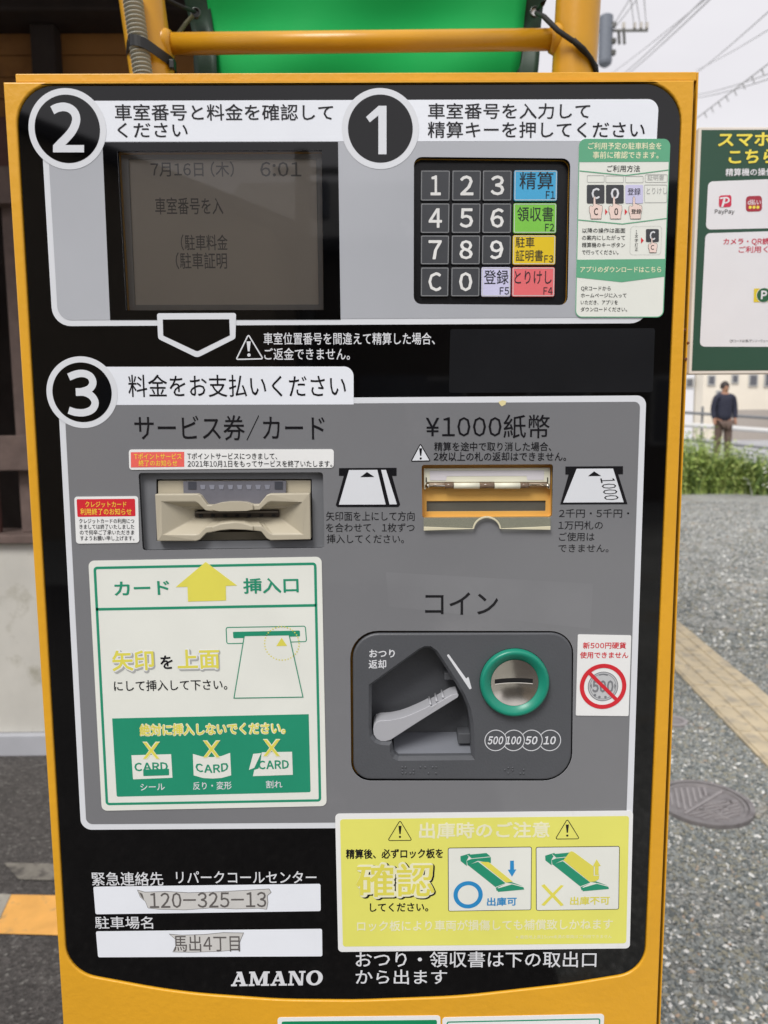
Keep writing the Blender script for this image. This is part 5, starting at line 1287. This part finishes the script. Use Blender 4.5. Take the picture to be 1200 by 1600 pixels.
EYE = M('eyelet_metal', (84, 88, 84), .3, metal=.8)
for (u_, v_, dk) in ((305.5, 20, 1), (836, 18, 0)):
    p = at(u_, v_, YBn-.009); 
    MB().lathe(p.x, p.z, [(.0082, p.y+.002), (.0074, p.y-.001), (.0062, p.y-.001), (.0056, p.y+.002)], 20).build('eyelet', EYE, bn, smooth=True)
    MB().lathe(p.x, p.z, [(.0058, p.y+.0015), (.00002, p.y+.0015)], 20).build('eyelet_hole', M('eyelet_sky_tone', (222, 222, 224), .6) if not dk else SLOT, bn)  # solid discs; the pale one is coloured as sky showing through the hole
CORD = M('black_cord', (26, 26, 24), .7); CORD2 = M('olive_cord', (92, 90, 60), .7)
def cord(pts, r, m, label): o = MB().tube(pts, r, 8).build('cord', m, smooth=True); tagc(o, label, 'cord'); return o
cord([at(838, 20, YBn-.012), at(850, 26, YF-.02), at(872, 48, YF-PR-.004), at(898, 66, YF-PR-.006), at(920, 88, YF-PR+.002), at(931, 104, YF-.02), at(933, 125, YF)], .0034, CORD, 'black cord from the right eyelet across the right post')
cord([at(896, 62, YF-PR-.011), at(912, 76, YF-PR-.009), at(924, 92, YF-PR+.0), at(932, 112, YF-.022)], .0032, CORD, 'second turn of black cord lying on the right post')
cord([at(840, 14, YBn-.01), at(848, 6, YF), at(862, -12, YF)], .003, CORD, 'short black cord running up from the right eyelet')
cord([at(304, 18, YBn-.012), at(285, 11, YF+.02), at(262, 0, YF+.01), at(250, -8, YF)], .0028, CORD, 'black cord from the left eyelet to the left post')
cord([at(302, 24, YBn-.012), at(291, 36, YBn-.01), at(277, 55, YF+.02)], .003, CORD2, 'olive cord dropping from the left eyelet behind the crossbar')

# ================================================================== GREEN PAYMENT SIGN (right)
YG = .42
zs = lambda x_, y_: (1020+x_/3.81, 180+y_/3.81)
Sp = lambda pts: px([zs(*p) for p in pts], YG)
sg = thing('payment_sign', (at(1560, 400, YG).x, YG, 0), 'dark green sign board with white boxes and payment logos right of the machine', 'sign')
SGN = M('sign_green', (48, 82, 66), .3, var=.04, vscale=5); SWH = M('sign_white', (226, 227, 232), .35, var=.02); SFR = M('sign_frame', (224, 218, 210), .5)
SY = M('sign_yellow', (236, 220, 84), .4); SR = M('sign_crimson', (200, 44, 76), .4); SD = M('sign_dark_red', (164, 50, 66), .4); SK_ = M('sign_ink', (50, 50, 54), .4)
bo_ = px([(1093.5, 198.5), (1640, 182), (1640, 582), (1075.5, 584.5)], YG)
xr_ = bo_[1][0]; xl_ = (bo_[0][0]+bo_[3][0])/2; zt2 = bo_[0][1]; zb2 = bo_[3][1]
MB().plate([(xl_, zb2), (xr_, zb2), (xr_, zt2), (xl_, zt2)], YG, YG+.02).build('board', SFR, sg, bevel=.001)
gx = (Q(1097.5, 200, YG)[0]+Q(1079.5, 578, YG)[0])/2
brd = flat('green_face', SGN, sg, YG-.0004, [(gx, Q(1080, 579.3, YG)[1]), (xr_-.006, Q(1080, 579.3, YG)[1]), (xr_-.006, zt2-.0035), (gx, zt2-.0035)])
flat('white_box', SWH, sg, YG-.0007, rpoly(Sp([(328, 396), (2300, 318), (2300, 640), (314, 682)]), .006, 5))
flat('white_box', SWH, sg, YG-.0007, rpoly(Sp([(312, 704), (2300, 640), (2300, 1383), (278, 1378)]), .006, 5))
def TS_(s, x0_, y0_, x1_, y1_, m, bold=0, tilt=0, **k):
    u0, v0 = zs(x0_, y0_); u1, v1 = zs(x1_, y1_); return T(s, (u0, v0, u1, v1), sg, m, y=-.001, plane=YG, bold=bold, tilt=tilt, **k)
TS_('スマホ', 385, 104, 700, 190, SY, .03, -1.0); TS_('こちら', 448, 205, 730, 292, SY, .03, -1.0)
TS_('精算機の操作', 430, 320, 716, 364, SWH, .018, -1.0); TS_('カメラ・QR読', 418, 734, 690, 772, SR, .016, -.6); TS_('ご利用く', 508, 782, 682, 820, SR, .012, -.6)
TS_('PayPay', 366, 562, 483, 594, SK_, .01)
lg = flat('red_logo', SR, sg, YG-.0010, rpoly(Sp([(392, 480), (466, 476), (466, 547), (391, 550)]), .003, 4))
flat('logo_letter', SWH, lg, YG-.0012, Sp([(404, 490), (440, 487), (454, 497), (456, 512), (444, 524), (424, 528), (416, 548), (404, 549), (418, 498), (398, 502), (396, 494)])); flat('logo_gap', SR, lg, YG-.0014, Sp([(430, 497), (440, 498), (446, 506), (440, 516), (426, 519)]))
l2 = flat('dark_red_logo', SD, sg, YG-.0010, rpoly(Sp([(552, 484), (647, 480), (648, 573), (552, 576)]), .004, 4)); TS_('d払い', 562, 503, 640, 535, SWH, .016)
for k in range(3): flat('yellow_dot', SY, l2, YG-.0012, circ(Q(*zs(577+k*23, 549.5), YG), .0019, 14))
pb2 = flat('parking_badge', M('badge_yellow', (222, 200, 50), .4), sg, YG-.0010, Sp([(600, 1033), (720, 1030), (720, 1112), (598, 1114)])); cpb = Q(*zs(658, 1072), YG); flat('badge_ring', SWH, pb2, YG-.0011, circ(cpb, .0092)); flat('badge_disc', M('badge_green', (40, 96, 62), .4), pb2, YG-.0012, circ(cpb, .0086)); T('P', (*zs(640, 1045), *zs(676, 1097)), pb2, SWH, y=-.0014, plane=YG, bold=.04)
TS_('QRコードは(株)デンソーウェーブ', 455, 1335, 700, 1353, SK_, 0)
for u_ in (1560,):
    q = at(u_, 400, YG+.04); MB().tube([(q.x, q.y+.02, .004), (q.x, q.y+.02, zt2+.05)], .022, 16).build('post', M('sign_post_grey', (170, 170, 168), .4), sg, smooth=True)
    MB().box(q.x-.08, q.x+.08, q.y+.0, q.y-.019, zb2+.06, zb2+.09).build('bracket', MATS['sign_post_grey'], sg); MB().box(q.x-.08, q.x+.08, q.y+.0, q.y-.019, zt2-.09, zt2-.06).build('bracket', MATS['sign_post_grey'], sg)
